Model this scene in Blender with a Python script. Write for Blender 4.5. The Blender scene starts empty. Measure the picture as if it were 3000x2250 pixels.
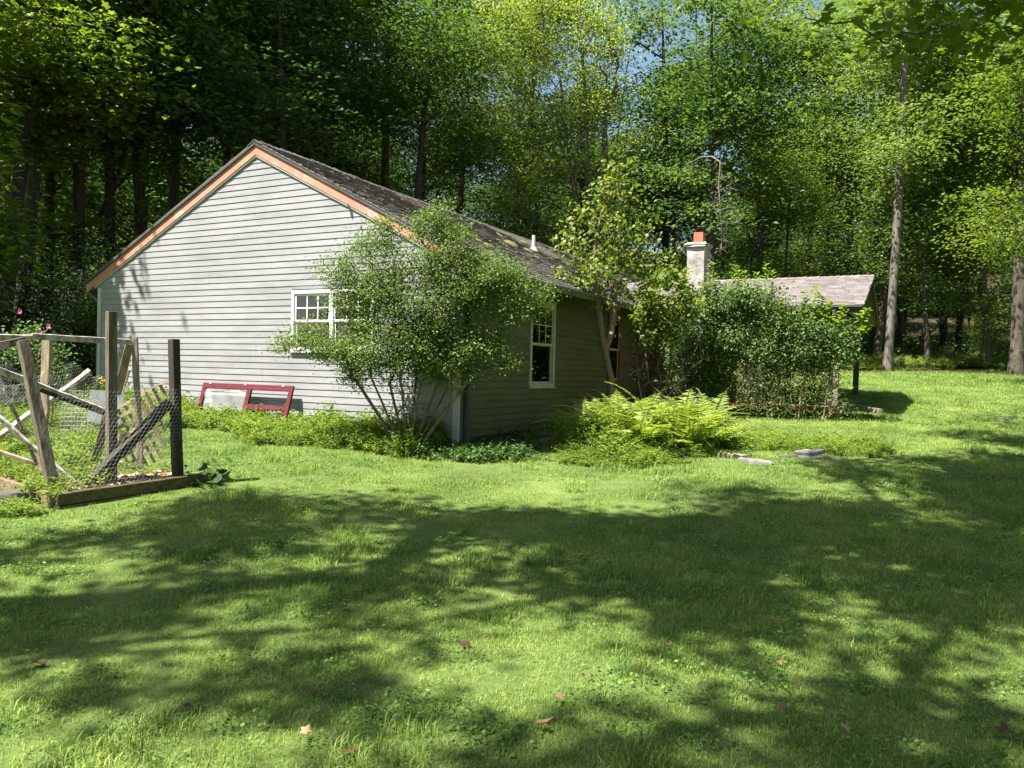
import bpy, math, random
import numpy as np
from math import radians as R, sin, cos, pi
from mathutils import Vector, Matrix, noise as mnoise

sc = bpy.context.scene
# ------------------------------------------------------------------ camera
cd = bpy.data.cameras.new('camera'); cam = bpy.data.objects.new('camera', cd); sc.collection.objects.link(cam)
cd.sensor_width = 36; cd.lens = 2324.7 / 3000 * 36; cd.clip_start = .05; cd.clip_end = 1200
cam.matrix_world = Matrix.Translation((0, 0, 1.5)) @ Matrix.Rotation(pi / 2 - .0141, 4, 'X') @ Matrix.Rotation(.0237, 4, 'Z')
sc.camera = cam
# ------------------------------------------------------------------ light
SUN_EL, SUN_AZ = R(60), R(-30)          # light travels towards (cos az, -sin az)
wd = bpy.data.worlds.new('World'); sc.world = wd; wd.use_nodes = True
wn = wd.node_tree; bgn = wn.nodes['Background']
sky = wn.nodes.new('ShaderNodeTexSky'); sky.sky_type = 'NISHITA'; sky.sun_disc = False
sky.sun_elevation = SUN_EL; sky.sun_rotation = R(-120); sky.air_density = 1.1; sky.dust_density = 1.5
wn.links.new(sky.outputs[0], bgn.inputs[0]); bgn.inputs[1].default_value = .06
sl = bpy.data.lights.new('sun', 'SUN'); sl.energy = 5.0; sl.angle = R(.55); sl.color = (1, .955, .885)
so = bpy.data.objects.new('sun', sl); sc.collection.objects.link(so)
sdir = Vector((cos(SUN_EL) * cos(SUN_AZ), -cos(SUN_EL) * sin(SUN_AZ), -sin(SUN_EL)))
so.rotation_euler = sdir.to_track_quat('-Z', 'Y').to_euler(); so.location = (-30, -5, 50)
sc.view_settings.view_transform = 'Standard'; sc.view_settings.look = 'None'
sc.view_settings.exposure = 1.85; sc.view_settings.gamma = 1.0; sc.view_settings.use_curve_mapping = False
sc.cycles.max_bounces = 6; sc.cycles.diffuse_bounces = 4; sc.cycles.glossy_bounces = 2
sc.cycles.transmission_bounces = 4; sc.cycles.transparent_max_bounces = 6
sc.cycles.caustics_reflective = False; sc.cycles.caustics_refractive = False

# ------------------------------------------------------------------ helpers
COL = sc.collection
def link(o, parent=None):
    COL.objects.link(o)
    if parent is not None: o.parent = parent
    return o
def tag(o, label=None, cat=None, group=None, kind=None):
    if label: o['label'] = label
    if cat: o['category'] = cat
    if group: o['group'] = group
    if kind: o['kind'] = kind
    return o
def empty(name, loc=(0, 0, 0), rz=0., label=None, cat=None, group=None):
    o = bpy.data.objects.new(name, None); o.location = loc; o.rotation_euler = (0, 0, rz); o.empty_display_size = .1
    link(o); return tag(o, label, cat, group)
def raw_mesh(name, V, F, mat=None, smooth=False, rnd=None):
    """V (n,3); F (m,k) array, all faces alike"""
    V = np.asarray(V, np.float32); F = np.asarray(F, np.int32)
    me = bpy.data.meshes.new(name); n, (m, k) = len(V), F.shape
    me.vertices.add(n); me.vertices.foreach_set('co', V.ravel())
    me.loops.add(m * k); me.loops.foreach_set('vertex_index', F.ravel())
    me.polygons.add(m); me.polygons.foreach_set('loop_start', np.arange(m, dtype=np.int32) * k)
    if smooth: me.polygons.foreach_set('use_smooth', np.ones(m, bool))
    if rnd is not None:
        a = me.attributes.new('rnd', 'FLOAT', 'POINT'); a.data.foreach_set('value', np.asarray(rnd, np.float32))
    me.update(calc_edges=True)
    if mat: me.materials.append(mat)
    return me
class MB:
    def __init__(s): s.v = []; s.f = []; s.r = []; s.cur = .5
    def add(s, pts, faces):
        b = len(s.v); s.v += [tuple(p) for p in pts]; s.f += [tuple(i + b for i in f) for f in faces]; s.r += [s.cur] * len(pts)
    def box(s, x0, y0, z0, x1, y1, z1, M=None):
        p = [(x0, y0, z0), (x1, y0, z0), (x1, y1, z0), (x0, y1, z0), (x0, y0, z1), (x1, y0, z1), (x1, y1, z1), (x0, y1, z1)]
        if M is not None: p = [M @ Vector(q) for q in p]
        s.add(p, [(0, 3, 2, 1), (4, 5, 6, 7), (0, 1, 5, 4), (1, 2, 6, 5), (2, 3, 7, 6), (3, 0, 4, 7)])
    def beam(s, a, b, w, h, roll=0., seg=1, jit=0., rng=None, up=(0, 0, 1)):
        a = Vector(a); b = Vector(b); d = (b - a); L = d.length; d.normalize()
        u = Vector(up)
        if abs(d.dot(u)) > .95: u = Vector((0, 1, 0))
        x = d.cross(u).normalized(); y = x.cross(d).normalized()
        q = Matrix.Rotation(roll, 3, d); x = q @ x; y = q @ y
        pts = []
        for i in range(seg + 1):
            c = a + d * (L * i / seg)
            if jit and rng: c = c + x * rng.uniform(-jit, jit) + y * rng.uniform(-jit, jit)
            for sx, sy in ((-1, -1), (1, -1), (1, 1), (-1, 1)): pts.append(c + x * (sx * w / 2) + y * (sy * h / 2))
        fs = [(3, 2, 1, 0), tuple(seg * 4 + i for i in range(4))]
        for i in range(seg):
            for k in range(4): fs.append((i * 4 + k, i * 4 + (k + 1) % 4, (i + 1) * 4 + (k + 1) % 4, (i + 1) * 4 + k))
        s.add(pts, fs)
    def prism(s, prof, x0, x1, x0b=None, x1b=None):
        """profile in (y,z) swept along x; optional different ends for z-dependent cut: functions of z"""
        n = len(prof)
        A = [((x0(z) if callable(x0) else x0), y, z) for y, z in prof]; B = [((x1(z) if callable(x1) else x1), y, z) for y, z in prof]
        s.add(A + B, [tuple(range(n))[::-1], tuple(range(n, 2 * n))] + [(i, (i + 1) % n, n + (i + 1) % n, n + i) for i in range(n)])
    def tube(s, pts, rad, sides=6, cap=True):
        pts = [Vector(p) for p in pts]; n = len(pts); ring = []
        if not hasattr(rad, '__len__'): rad = [rad] * n
        for i, p in enumerate(pts):
            t = (pts[min(i + 1, n - 1)] - pts[max(i - 1, 0)]).normalized()
            u = Vector((0, 0, 1)) if abs(t.z) < .9 else Vector((1, 0, 0))
            a = t.cross(u).normalized(); b = t.cross(a)
            ring += [p + (a * cos(2 * pi * k / sides) + b * sin(2 * pi * k / sides)) * rad[i] for k in range(sides)]
        fs = []
        for i in range(n - 1):
            for k in range(sides):
                k2 = (k + 1) % sides; fs.append((i * sides + k, (i + 1) * sides + k, (i + 1) * sides + k2, i * sides + k2))
        if cap: fs += [tuple(range(sides)), tuple((n - 1) * sides + k for k in range(sides))[::-1]]
        s.add(ring, fs)
    def mesh(s, name, mat=None, smooth=False, bevel=0):
        me = bpy.data.meshes.new(name); me.from_pydata([tuple(v) for v in s.v], [], s.f)
        a = me.attributes.new('rnd', 'FLOAT', 'POINT'); a.data.foreach_set('value', np.array(s.r, np.float32))
        if smooth: me.polygons.foreach_set('use_smooth', np.ones(len(me.polygons), bool))
        me.update()
        if mat: me.materials.append(mat)
        return me
    def obj(s, name, mat=None, parent=None, smooth=False, bevel=0, loc=None):
        o = bpy.data.objects.new(name, s.mesh(name, mat, smooth)); link(o, parent)
        if loc is not None: o.location = loc
        if bevel:
            m = o.modifiers.new('bevel', 'BEVEL'); m.width = bevel; m.segments = 2; m.limit_method = 'ANGLE'
        return o
def mobj(name, me, parent=None, loc=None, rot=None, scale=None):
    o = bpy.data.objects.new(name, me); link(o, parent)
    if loc is not None: o.location = loc
    if rot is not None: o.rotation_euler = rot
    if scale is not None: o.scale = scale if hasattr(scale, '__len__') else (scale,) * 3
    return o

# ------------------------------------------------------------------ materials
def nm(name):
    m = bpy.data.materials.new(name); m.use_nodes = True; return m, m.node_tree, m.node_tree.nodes['Principled BSDF']
def N(t, typ, **kw):
    n = t.nodes.new(typ)
    for k, v in kw.items(): setattr(n, k, v)
    return n
def noise_tex(t, scale, detail=4, rough=.6, coord='Object', vec_scale=None, w=None):
    c = N(t, 'ShaderNodeTexCoord'); out = c.outputs[coord]
    if vec_scale:
        mp = N(t, 'ShaderNodeMapping'); mp.inputs['Scale'].default_value = vec_scale; t.links.new(out, mp.inputs[0]); out = mp.outputs[0]
    n = N(t, 'ShaderNodeTexNoise'); n.inputs['Scale'].default_value = scale; n.inputs['Detail'].default_value = detail
    n.inputs['Roughness'].default_value = rough; t.links.new(out, n.inputs['Vector']); return n
def ramp(t, src, stops):
    r = N(t, 'ShaderNodeValToRGB'); e = r.color_ramp.elements
    while len(e) < len(stops): e.new(.5)
    for i, (p, c) in enumerate(stops): e[i].position = p; e[i].color = (*c, 1)
    t.links.new(src, r.inputs[0]); return r
def bump(t, src, bsdf, strength, dist=.01):
    b = N(t, 'ShaderNodeBump'); b.inputs['Strength'].default_value = strength; b.inputs['Distance'].default_value = dist
    t.links.new(src, b.inputs['Height']); t.links.new(b.outputs[0], bsdf.inputs['Normal'])
def mat_noise(name, stops, scale=8, vec_scale=None, rough=.8, bmp=.3, bdist=.01, detail=5, use_rnd=0., coord='Object', bscale=None, spec=.3):
    m, t, b = nm(name); n = noise_tex(t, scale, detail, .6, coord, vec_scale)
    src = n.outputs['Fac']
    if use_rnd:
        a = N(t, 'ShaderNodeAttribute'); a.attribute_name = 'rnd'
        oi = N(t, 'ShaderNodeObjectInfo')
        mx = N(t, 'ShaderNodeMath', operation='MULTIPLY_ADD'); t.links.new(a.outputs['Fac'], mx.inputs[0]); mx.inputs[1].default_value = use_rnd
        t.links.new(src, mx.inputs[2]); m2 = N(t, 'ShaderNodeMath', operation='SUBTRACT'); t.links.new(mx.outputs[0], m2.inputs[0]); m2.inputs[1].default_value = use_rnd / 2
        m3 = N(t, 'ShaderNodeMath', operation='MULTIPLY_ADD'); t.links.new(oi.outputs['Random'], m3.inputs[0]); m3.inputs[1].default_value = use_rnd * .6; t.links.new(m2.outputs[0], m3.inputs[2])
        m4 = N(t, 'ShaderNodeMath', operation='SUBTRACT'); t.links.new(m3.outputs[0], m4.inputs[0]); m4.inputs[1].default_value = use_rnd * .3
        src = m4.outputs[0]
    r = ramp(t, src, stops); t.links.new(r.outputs[0], b.inputs['Base Color'])
    b.inputs['Roughness'].default_value = rough; b.inputs['Specular IOR Level'].default_value = spec
    if bmp:
        bn = n if not bscale else noise_tex(t, bscale, 5, .65, coord, vec_scale)
        bump(t, bn.outputs['Fac'], b, bmp, bdist)
    return m
def leaf_mat(name, c_dark, c_mid, c_light, trans=.42, gloss=.05, tint=(1.25, 1.25, .55), hue=.35, patch=0.):
    m, t, b = nm(name); t.nodes.remove(b); out = t.nodes['Material Output']
    a = N(t, 'ShaderNodeAttribute'); a.attribute_name = 'rnd'; oi = N(t, 'ShaderNodeObjectInfo')
    ad = N(t, 'ShaderNodeMath', operation='MULTIPLY_ADD'); t.links.new(oi.outputs['Random'], ad.inputs[0]); ad.inputs[1].default_value = hue
    t.links.new(a.outputs['Fac'], ad.inputs[2]); sb = N(t, 'ShaderNodeMath', operation='SUBTRACT'); t.links.new(ad.outputs[0], sb.inputs[0]); sb.inputs[1].default_value = hue / 2
    if patch:
        gp_ = N(t, 'ShaderNodeNewGeometry'); nn = N(t, 'ShaderNodeTexNoise'); nn.inputs['Scale'].default_value = .9; nn.inputs['Detail'].default_value = 5; nn.inputs['Roughness'].default_value = .65; t.links.new(gp_.outputs['Position'], nn.inputs['Vector'])
        pm = N(t, 'ShaderNodeMath', operation='MULTIPLY_ADD'); t.links.new(nn.outputs[0], pm.inputs[0]); pm.inputs[1].default_value = patch; t.links.new(sb.outputs[0], pm.inputs[2])
        sb = N(t, 'ShaderNodeMath', operation='SUBTRACT'); t.links.new(pm.outputs[0], sb.inputs[0]); sb.inputs[1].default_value = patch / 2
    r = ramp(t, sb.outputs[0], [(0, c_dark), (.5, c_mid), (1, c_light)])
    d = N(t, 'ShaderNodeBsdfDiffuse'); tr = N(t, 'ShaderNodeBsdfTranslucent'); g = N(t, 'ShaderNodeBsdfGlossy'); g.inputs['Roughness'].default_value = .6
    t.links.new(r.outputs[0], d.inputs[0])
    mc = N(t, 'ShaderNodeMix', data_type='RGBA', blend_type='MULTIPLY'); mc.inputs[0].default_value = 1
    t.links.new(r.outputs[0], mc.inputs[6]); mc.inputs[7].default_value = (*tint, 1); t.links.new(mc.outputs[2], tr.inputs[0])
    m1 = N(t, 'ShaderNodeMixShader'); m1.inputs[0].default_value = trans; t.links.new(d.outputs[0], m1.inputs[1]); t.links.new(tr.outputs[0], m1.inputs[2])
    fr = N(t, 'ShaderNodeLayerWeight'); fr.inputs[0].default_value = .25
    mm = N(t, 'ShaderNodeMath', operation='MULTIPLY_ADD'); t.links.new(fr.outputs['Fresnel'], mm.inputs[0]); mm.inputs[1].default_value = .03; mm.inputs[2].default_value = gloss * .18
    m2 = N(t, 'ShaderNodeMixShader'); t.links.new(mm.outputs[0], m2.inputs[0]); t.links.new(m1.outputs[0], m2.inputs[1]); t.links.new(g.outputs[0], m2.inputs[2])
    t.links.new(m2.outputs[0], out.inputs[0]); return m

M = {}
M['leaf_forest'] = leaf_mat('leaf_forest', (.03, .075, .022), (.065, .13, .035), (.14, .21, .06), trans=.48)
M['leaf_maple'] = leaf_mat('leaf_maple', (.07, .12, .018), (.12, .19, .028), (.2, .26, .045), trans=.52)
M['leaf_yellow'] = leaf_mat('leaf_yellow', (.17, .22, .045), (.27, .33, .065), (.40, .44, .11), trans=.5, tint=(1.1, 1.2, .7))
M['leaf_pale'] = leaf_mat('leaf_pale', (.08, .14, .035), (.14, .22, .06), (.22, .29, .09), trans=.48, gloss=.07)
M['leaf_conifer'] = leaf_mat('leaf_conifer', (.015, .035, .014), (.028, .055, .02), (.04, .075, .03), trans=.15)
M['leaf_bush'] = leaf_mat('leaf_bush', (.075, .135, .03), (.13, .20, .045), (.21, .28, .08), trans=.4, gloss=.06)
M['leaf_lilac'] = leaf_mat('leaf_lilac', (.09, .16, .02), (.16, .24, .03), (.30, .30, .12), trans=.5, gloss=.06)
M['leaf_shrub'] = leaf_mat('leaf_shrub', (.06, .12, .028), (.105, .18, .045), (.18, .25, .075), trans=.42, gloss=.10)
M['leaf_sprout'] = leaf_mat('leaf_sprout', (.12, .2, .03), (.18, .27, .04), (.24, .32, .06), trans=.5)
M['fern'] = leaf_mat('fern', (.15, .22, .035), (.25, .34, .06), (.38, .44, .12), trans=.5)
M['fern_dark'] = leaf_mat('fern_dark', (.04, .09, .02), (.08, .15, .03), (.13, .2, .04), trans=.45)
M['grass'] = leaf_mat('grass', (.08, .16, .026), (.20, .31, .055), (.42, .46, .15), trans=.45, gloss=.03, hue=.5, patch=1.5, tint=(1.15, 1.2, .8))
M['clover'] = leaf_mat('clover', (.07, .15, .03), (.12, .22, .045), (.2, .31, .08), trans=.4, gloss=.03)
M['weed'] = leaf_mat('weed', (.1, .17, .02), (.17, .26, .03), (.25, .32, .05), trans=.5, gloss=.03)
M['cover'] = leaf_mat('cover', (.03, .075, .015), (.055, .12, .022), (.1, .17, .035), trans=.35, gloss=.06)
M['dryleaf'] = leaf_mat('dryleaf', (.07, .042, .018), (.17, .105, .05), (.30, .22, .12), trans=.15, tint=(1, 1, 1), hue=.9)
M['bark'] = mat_noise('bark', [(.25, (.035, .028, .022)), (.55, (.09, .075, .06)), (.8, (.17, .15, .125))], 5, (3, 3, .5), .9, .9, .03, 7)
M['bark_dark'] = mat_noise('bark_dark', [(.25, (.02, .017, .014)), (.55, (.05, .042, .035)), (.8, (.09, .08, .07))], 5, (3, 3, .5), .9, .9, .03, 7)
M['bark_pale'] = mat_noise('bark_pale', [(.3, (.05, .042, .034)), (.5, (.125, .108, .09)), (.75, (.22, .2, .18))], 6, (3, 3, .6), .85, .5, .02, 6)
M['twig'] = mat_noise('twig', [(.3, (.13, .085, .06)), (.6, (.24, .165, .12)), (.85, (.36, .27, .21))], 20, None, .85, .2)
M['stem'] = mat_noise('stem', [(.3, (.08, .065, .045)), (.6, (.17, .14, .10)), (.85, (.3, .26, .2))], 14, (1, 1, .4), .9, .5, .01)
M['siding'] = mat_noise('siding', [(.25, (.225, .222, .230)), (.5, (.268, .264, .274)), (.75, (.30, .296, .306))], 2.2, (.35, 1, 3.2), .5, .25, .006, 6, use_rnd=.12, bscale=9, spec=.4)
def weather(m, scale, lo, vs=(1, 1, 1)):
    t = m.node_tree; b = t.nodes['Principled BSDF']; src = b.inputs['Base Color'].links[0].from_socket; n = noise_tex(t, scale, 6, .7, 'Object', vs)
    r = ramp(t, n.outputs['Fac'], [(.32, (lo,) * 3), (.55, (1, 1, 1))]); x = N(t, 'ShaderNodeMix', data_type='RGBA', blend_type='MULTIPLY'); x.inputs[0].default_value = 1
    t.links.new(src, x.inputs[6]); t.links.new(r.outputs[0], x.inputs[7]); t.links.new(x.outputs[2], b.inputs['Base Color'])
weather(M['siding'], .7, .80, (1, 1, 2)); weather(M['siding'], 6, .9, (.4, 1, 3))
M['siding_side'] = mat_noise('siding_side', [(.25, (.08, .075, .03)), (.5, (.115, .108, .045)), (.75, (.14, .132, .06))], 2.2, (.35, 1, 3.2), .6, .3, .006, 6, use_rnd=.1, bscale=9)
M['white_trim'] = mat_noise('white_trim', [(.3, (.6, .59, .55)), (.6, (.74, .73, .7)), (.8, (.8, .79, .77))], 6, None, .5, .1)
M['grey_trim'] = mat_noise('grey_trim', [(.3, (.36, .37, .36)), (.7, (.48, .49, .47))], 5, (1, 1, .3), .55, .1)
M['window_trim'] = mat_noise('window_trim', [(.3, (.36, .37, .25)), (.6, (.48, .48, .35)), (.85, (.54, .54, .42))], 7, None, .6, .15)
M['fascia'] = mat_noise('fascia', [(.30, (.46, .25, .16)), (.46, (.42, .185, .135)), (.56, (.45, .22, .165)), (.62, (.50, .33, .28)), (.75, (.54, .43, .385))], 1.6, (1, 1, 1.6), .7, .25, .004, 6)
M['gutter'] = mat_noise('gutter', [(.3, (.08, .085, .055)), (.7, (.13, .135, .095))], 3, None, .45, .05)
M['gutter_dark'] = mat_noise('gutter_dark', [(.3, (.055, .055, .05)), (.7, (.09, .09, .085))], 3, None, .45, .05)
M['dark_wood'] = mat_noise('dark_wood', [(.3, (.05, .045, .03)), (.7, (.10, .09, .06))], 6, (1, 6, 6), .8, .3)
M['soffit'] = mat_noise('soffit', [(.3, (.13, .12, .08)), (.7, (.2, .19, .13))], 6, (1, 6, 6), .8, .3)
M['beige'] = mat_noise('beige', [(.3, (.42, .38, .25)), (.7, (.52, .48, .33))], 5, None, .8, .2)
M['shingle'] = mat_noise('shingle', [(.2, (.08, .07, .067)), (.45, (.125, .108, .104)), (.62, (.16, .14, .136)), (.85, (.22, .195, .19))], 3.5, None, .95, .8, .006, 8, use_rnd=.25, bscale=120)
M['shingle_new'] = mat_noise('shingle_new', [(.2, (.11, .094, .09)), (.45, (.16, .138, .134)), (.62, (.195, .17, .165)), (.85, (.25, .22, .215))], 3.5, None, .95, .8, .006, 8, use_rnd=.3, bscale=120)
M['moss'] = mat_noise('moss', [(.3, (.10, .10, .03)), (.55, (.17, .165, .045)), (.8, (.25, .23, .07))], 18, None, 1, 1, .02)
M['concrete'] = mat_noise('concrete', [(.3, (.24, .21, .18)), (.43, (.36, .33, .30)), (.55, (.46, .44, .41)), (.75, (.52, .50, .48))], 3.2, (1, 1, 1.6), .9, .5, .012, 8)
weather(M['concrete'], 1.6, .45); weather(M['concrete'], 7, .8)
M['cap'] = mat_noise('cap', [(.3, (.22, .21, .19)), (.6, (.42, .4, .37)), (.8, (.5, .48, .45))], 9, None, .95, .9, .02, 8)
M['terracotta'] = mat_noise('terracotta', [(.3, (.36, .09, .06)), (.7, (.5, .15, .10))], 5, None, .7, .2)
M['pvc'] = mat_noise('pvc', [(.3, (.55, .53, .5)), (.7, (.68, .66, .63))], 5, None, .5, .05)
M['red_wood'] = mat_noise('red_wood', [(.3, (.075, .007, .013)), (.6, (.11, .013, .022)), (.8, (.16, .03, .04))], 7, (1, 6, 6), .55, .2)
M['red_brown'] = mat_noise('red_brown', [(.3, (.22, .05, .03)), (.7, (.32, .09, .05))], 7, (6, 6, 1), .7, .2)
M['metal'] = mat_noise('metal', [(.3, (.15, .155, .155)), (.7, (.24, .25, .25))], 4, None, .45, .1)
M['wood_grey'] = mat_noise('wood_grey', [(.28, (.07, .052, .035)), (.48, (.2, .165, .115)), (.75, (.36, .31, .235))], 5, (7, 7, .6), .85, .5, .008, 7)
M['wood_post'] = mat_noise('wood_post', [(.28, (.035, .027, .018)), (.48, (.10, .083, .057)), (.75, (.21, .18, .13))], 5, (7, 7, .6), .85, .7, .012, 7)
M['wood_tan'] = mat_noise('wood_tan', [(.28, (.12, .09, .05)), (.5, (.25, .2, .125)), (.75, (.36, .3, .21))], 5, (7, 7, .6), .85, .4, .008, 7)
M['wood_white'] = mat_noise('wood_white', [(.3, (.12, .095, .07)), (.45, (.28, .24, .2)), (.55, (.42, .385, .34)), (.75, (.52, .49, .45))], 9, (2, 2, 1), .8, .5, .006, 7)
M['wood_dark'] = mat_noise('wood_dark', [(.3, (.02, .017, .014)), (.6, (.045, .037, .03)), (.85, (.10, .085, .07))], 6, (6, 6, .6), .8, .5, .008, 7)
M['wood_bed'] = mat_noise('wood_bed', [(.25, (.08, .055, .03)), (.5, (.17, .125, .07)), (.8, (.32, .24, .15))], 4, (1, 5, 5), .9, .5, .01, 7)
M['wood_bed_shade'] = mat_noise('wood_bed_shade', [(.25, (.035, .032, .012)), (.5, (.085, .075, .03)), (.8, (.16, .14, .07))], 4, (1, 5, 5), .9, .5, .01, 7)  # bed wood with the long side's shade put into its colour
M['lattice'] = mat_noise('lattice', [(.3, (.2, .15, .1)), (.6, (.34, .26, .19)), (.8, (.46, .38, .3))], 9, None, .85, .3)
M['stone'] = mat_noise('stone', [(.3, (.07, .066, .055)), (.5, (.17, .16, .14)), (.72, (.29, .275, .255))], 4, None, .9, .8, .02, 8)
M['stone_moss'] = mat_noise('stone_moss', [(.3, (.08, .09, .03)), (.5, (.15, .14, .08)), (.65, (.3, .26, .2)), (.85, (.42, .38, .33))], 5, None, .95, .8, .02, 8)
M['chips'] = mat_noise('chips', [(.2, (.2, .1, .06)), (.5, (.4, .26, .19)), (.85, (.6, .47, .4))], 30, None, .9, .2, use_rnd=.8)
M['pink'] = mat_noise('pink', [(.3, (.6, .1, .32)), (.7, (.75, .2, .45))], 9, None, .7, 0)
M['yellow'] = mat_noise('yellow', [(.3, (.6, .42, .04)), (.7, (.7, .52, .06))], 9, None, .7, 0)
M['wire'] = mat_noise('wire', [(.3, (.3, .3, .29)), (.7, (.5, .5, .48))], 9, None, .4, 0); M['wire'].node_tree.nodes['Principled BSDF'].inputs['Metallic'].default_value = .1
M['plastic'] = mat_noise('plastic', [(.3, (.3, .31, .3)), (.7, (.42, .43, .42))], 4, None, .3, .2); M['plastic'].node_tree.nodes['Principled BSDF'].inputs['Alpha'].default_value = .4
M['interior'] = mat_noise('interior', [(.3, (.03, .03, .025)), (.7, (.05, .05, .045))], 3, None, .9, 0)
M['blind'] = mat_noise('blind', [(.3, (.5, .5, .48)), (.7, (.6, .6, .58))], 3, None, .6, 0)
M['curtain'] = mat_noise('curtain', [(.3, (.12, .13, .11)), (.7, (.2, .21, .18))], 3, (6, 6, .3), .8, .3, .02)
M['rock_dark'] = mat_noise('rock_dark', [(.3, (.05, .045, .04)), (.7, (.12, .11, .1))], 5, None, .9, .5)
def glass_mat():
    m, t, b = nm('glass'); t.nodes.remove(b); out = t.nodes['Material Output']
    tr = N(t, 'ShaderNodeBsdfTransparent'); tr.inputs[0].default_value = (.75, .8, .76, 1); g = N(t, 'ShaderNodeBsdfGlossy'); g.inputs['Roughness'].default_value = .02
    fr = N(t, 'ShaderNodeFresnel'); fr.inputs[0].default_value = 1.6
    mm = N(t, 'ShaderNodeMath', operation='MULTIPLY_ADD'); t.links.new(fr.outputs[0], mm.inputs[0]); mm.inputs[1].default_value = 1.3; mm.inputs[2].default_value = .05
    nz = noise_tex(t, 1.5, 2); bp = N(t, 'ShaderNodeBump'); bp.inputs['Strength'].default_value = .15; bp.inputs['Distance'].default_value = .02
    t.links.new(nz.outputs['Fac'], bp.inputs['Height']); t.links.new(bp.outputs[0], g.inputs['Normal'])
    mx = N(t, 'ShaderNodeMixShader'); t.links.new(mm.outputs[0], mx.inputs[0]); t.links.new(tr.outputs[0], mx.inputs[1]); t.links.new(g.outputs[0], mx.inputs[2])
    t.links.new(mx.outputs[0], out.inputs[0]); return m
M['glass'] = glass_mat()
def ground_mat():
    m, t, b = nm('ground'); L = t.links
    n1 = noise_tex(t, .9, 6, .6); n2 = noise_tex(t, 7, 6, .7); n3 = noise_tex(t, 45, 6, .7)
    mixn = N(t, 'ShaderNodeMath', operation='MULTIPLY_ADD'); L.new(n2.outputs[0], mixn.inputs[0]); mixn.inputs[1].default_value = .5; L.new(n1.outputs[0], mixn.inputs[2])
    m2 = N(t, 'ShaderNodeMath', operation='MULTIPLY_ADD'); L.new(n3.outputs[0], m2.inputs[0]); m2.inputs[1].default_value = .5; L.new(mixn.outputs[0], m2.inputs[2])
    lawn = ramp(t, m2.outputs[0], [(.62, (.055, .07, .025)), (.85, (.095, .14, .035)), (1.0, (.17, .22, .06)), (1.15, (.22, .2, .10))])
    for e, p in zip(lawn.color_ramp.elements, (.35, .5, .65, .85)): e.position = p
    dv = N(t, 'ShaderNodeMath', operation='DIVIDE'); L.new(m2.outputs[0], dv.inputs[0]); dv.inputs[1].default_value = 2.0; L.new(dv.outputs[0], lawn.inputs[0])
    litter = ramp(t, n3.outputs[0], [(.3, (.025, .02, .013)), (.5, (.07, .05, .03)), (.65, (.05, .07, .02)), (.8, (.14, .10, .06))])
    g = N(t, 'ShaderNodeNewGeometry'); sx = N(t, 'ShaderNodeSeparateXYZ'); L.new(g.outputs['Position'], sx.inputs[0])
    mr = N(t, 'ShaderNodeMapRange'); L.new(sx.outputs[0], mr.inputs[0])
    for i, v in zip((1, 2, 3, 4), (-10, 15, 14.5, 31.5)): mr.inputs[i].default_value = v
    sb = N(t, 'ShaderNodeMath', operation='SUBTRACT'); L.new(sx.outputs[1], sb.inputs[0]); L.new(mr.outputs[0], sb.inputs[1])
    nz = N(t, 'ShaderNodeMath', operation='MULTIPLY_ADD'); L.new(n1.outputs[0], nz.inputs[0]); nz.inputs[1].default_value = 3; L.new(sb.outputs[0], nz.inputs[2])
    k = N(t, 'ShaderNodeMapRange'); L.new(nz.outputs[0], k.inputs[0]); k.inputs[1].default_value = .6; k.inputs[2].default_value = 2.4
    mx = N(t, 'ShaderNodeMix', data_type='RGBA'); L.new(k.outputs[0], mx.inputs[0]); L.new(lawn.outputs[0], mx.inputs[6]); L.new(litter.outputs[0], mx.inputs[7])
    L.new(mx.outputs[2], b.inputs['Base Color']); b.inputs['Roughness'].default_value = 1; b.inputs['Specular IOR Level'].default_value = .1
    bump(t, n3.outputs[0], b, .6, .03); return m
M['ground'] = ground_mat()

# ------------------------------------------------------------------ places
GY = np.array([-60, 0, 4, 8, 11.2, 14, 18, 24, 30, 50, 90, 140, 400.]); GZ = np.array([-.4, 0, 0, .15, .42, .6, .9, 1.35, 1.8, 3.8, 9, 24, 60])
_yy = np.linspace(-60, 400, 4601); _zz = np.interp(_yy, GY, GZ); _k = np.hanning(21); _k /= _k.sum(); _zs = np.convolve(np.pad(_zz, 10, mode='edge'), _k, 'valid')
def gz(x, y):
    z = np.interp(y, _yy, _zs)
    return z + .02 * np.sin(x * .9 + y * .5) + .014 * np.sin(x * 2.3 - y * 1.7) + np.clip((np.asarray(y) - 30) / 60, 0, 1) * .7 * np.sin(x * .13 + 1)
TH = .4836; CX, CY = -.7429, 11.1665
def hw(e, s):   # house plan -> world
    return (CX + e * cos(TH) + s * sin(TH), CY - e * sin(TH) + s * cos(TH))
def in_house(x, y, m=0.):
    dx, dy = x - CX, y - CY; e = dx * cos(TH) - dy * sin(TH); s = dx * sin(TH) + dy * cos(TH)
    a = (e > -7.91 - m) & (e < m) & (s > -m) & (s < 19 + m)
    b = (e > 0) & (e < 4.3 + m) & (s > 8.2 - m) & (s < 13.6 + m)
    return a | b
def px_ray(px, py):
    a, b = px - 1500, py - 1125; r = .0237; u = a * cos(r) + b * sin(r); v = -a * sin(r) + b * cos(r)
    x, zc = u / 2324.7, -v / 2324.7; p = .0141
    return Vector((x, cos(p) + zc * sin(p), -sin(p) + zc * cos(p)))
def at(px, py, Y):
    d = px_ray(px, py); d = d * (Y / d.y); return Vector((d.x, d.y, d.z + 1.5))
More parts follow.
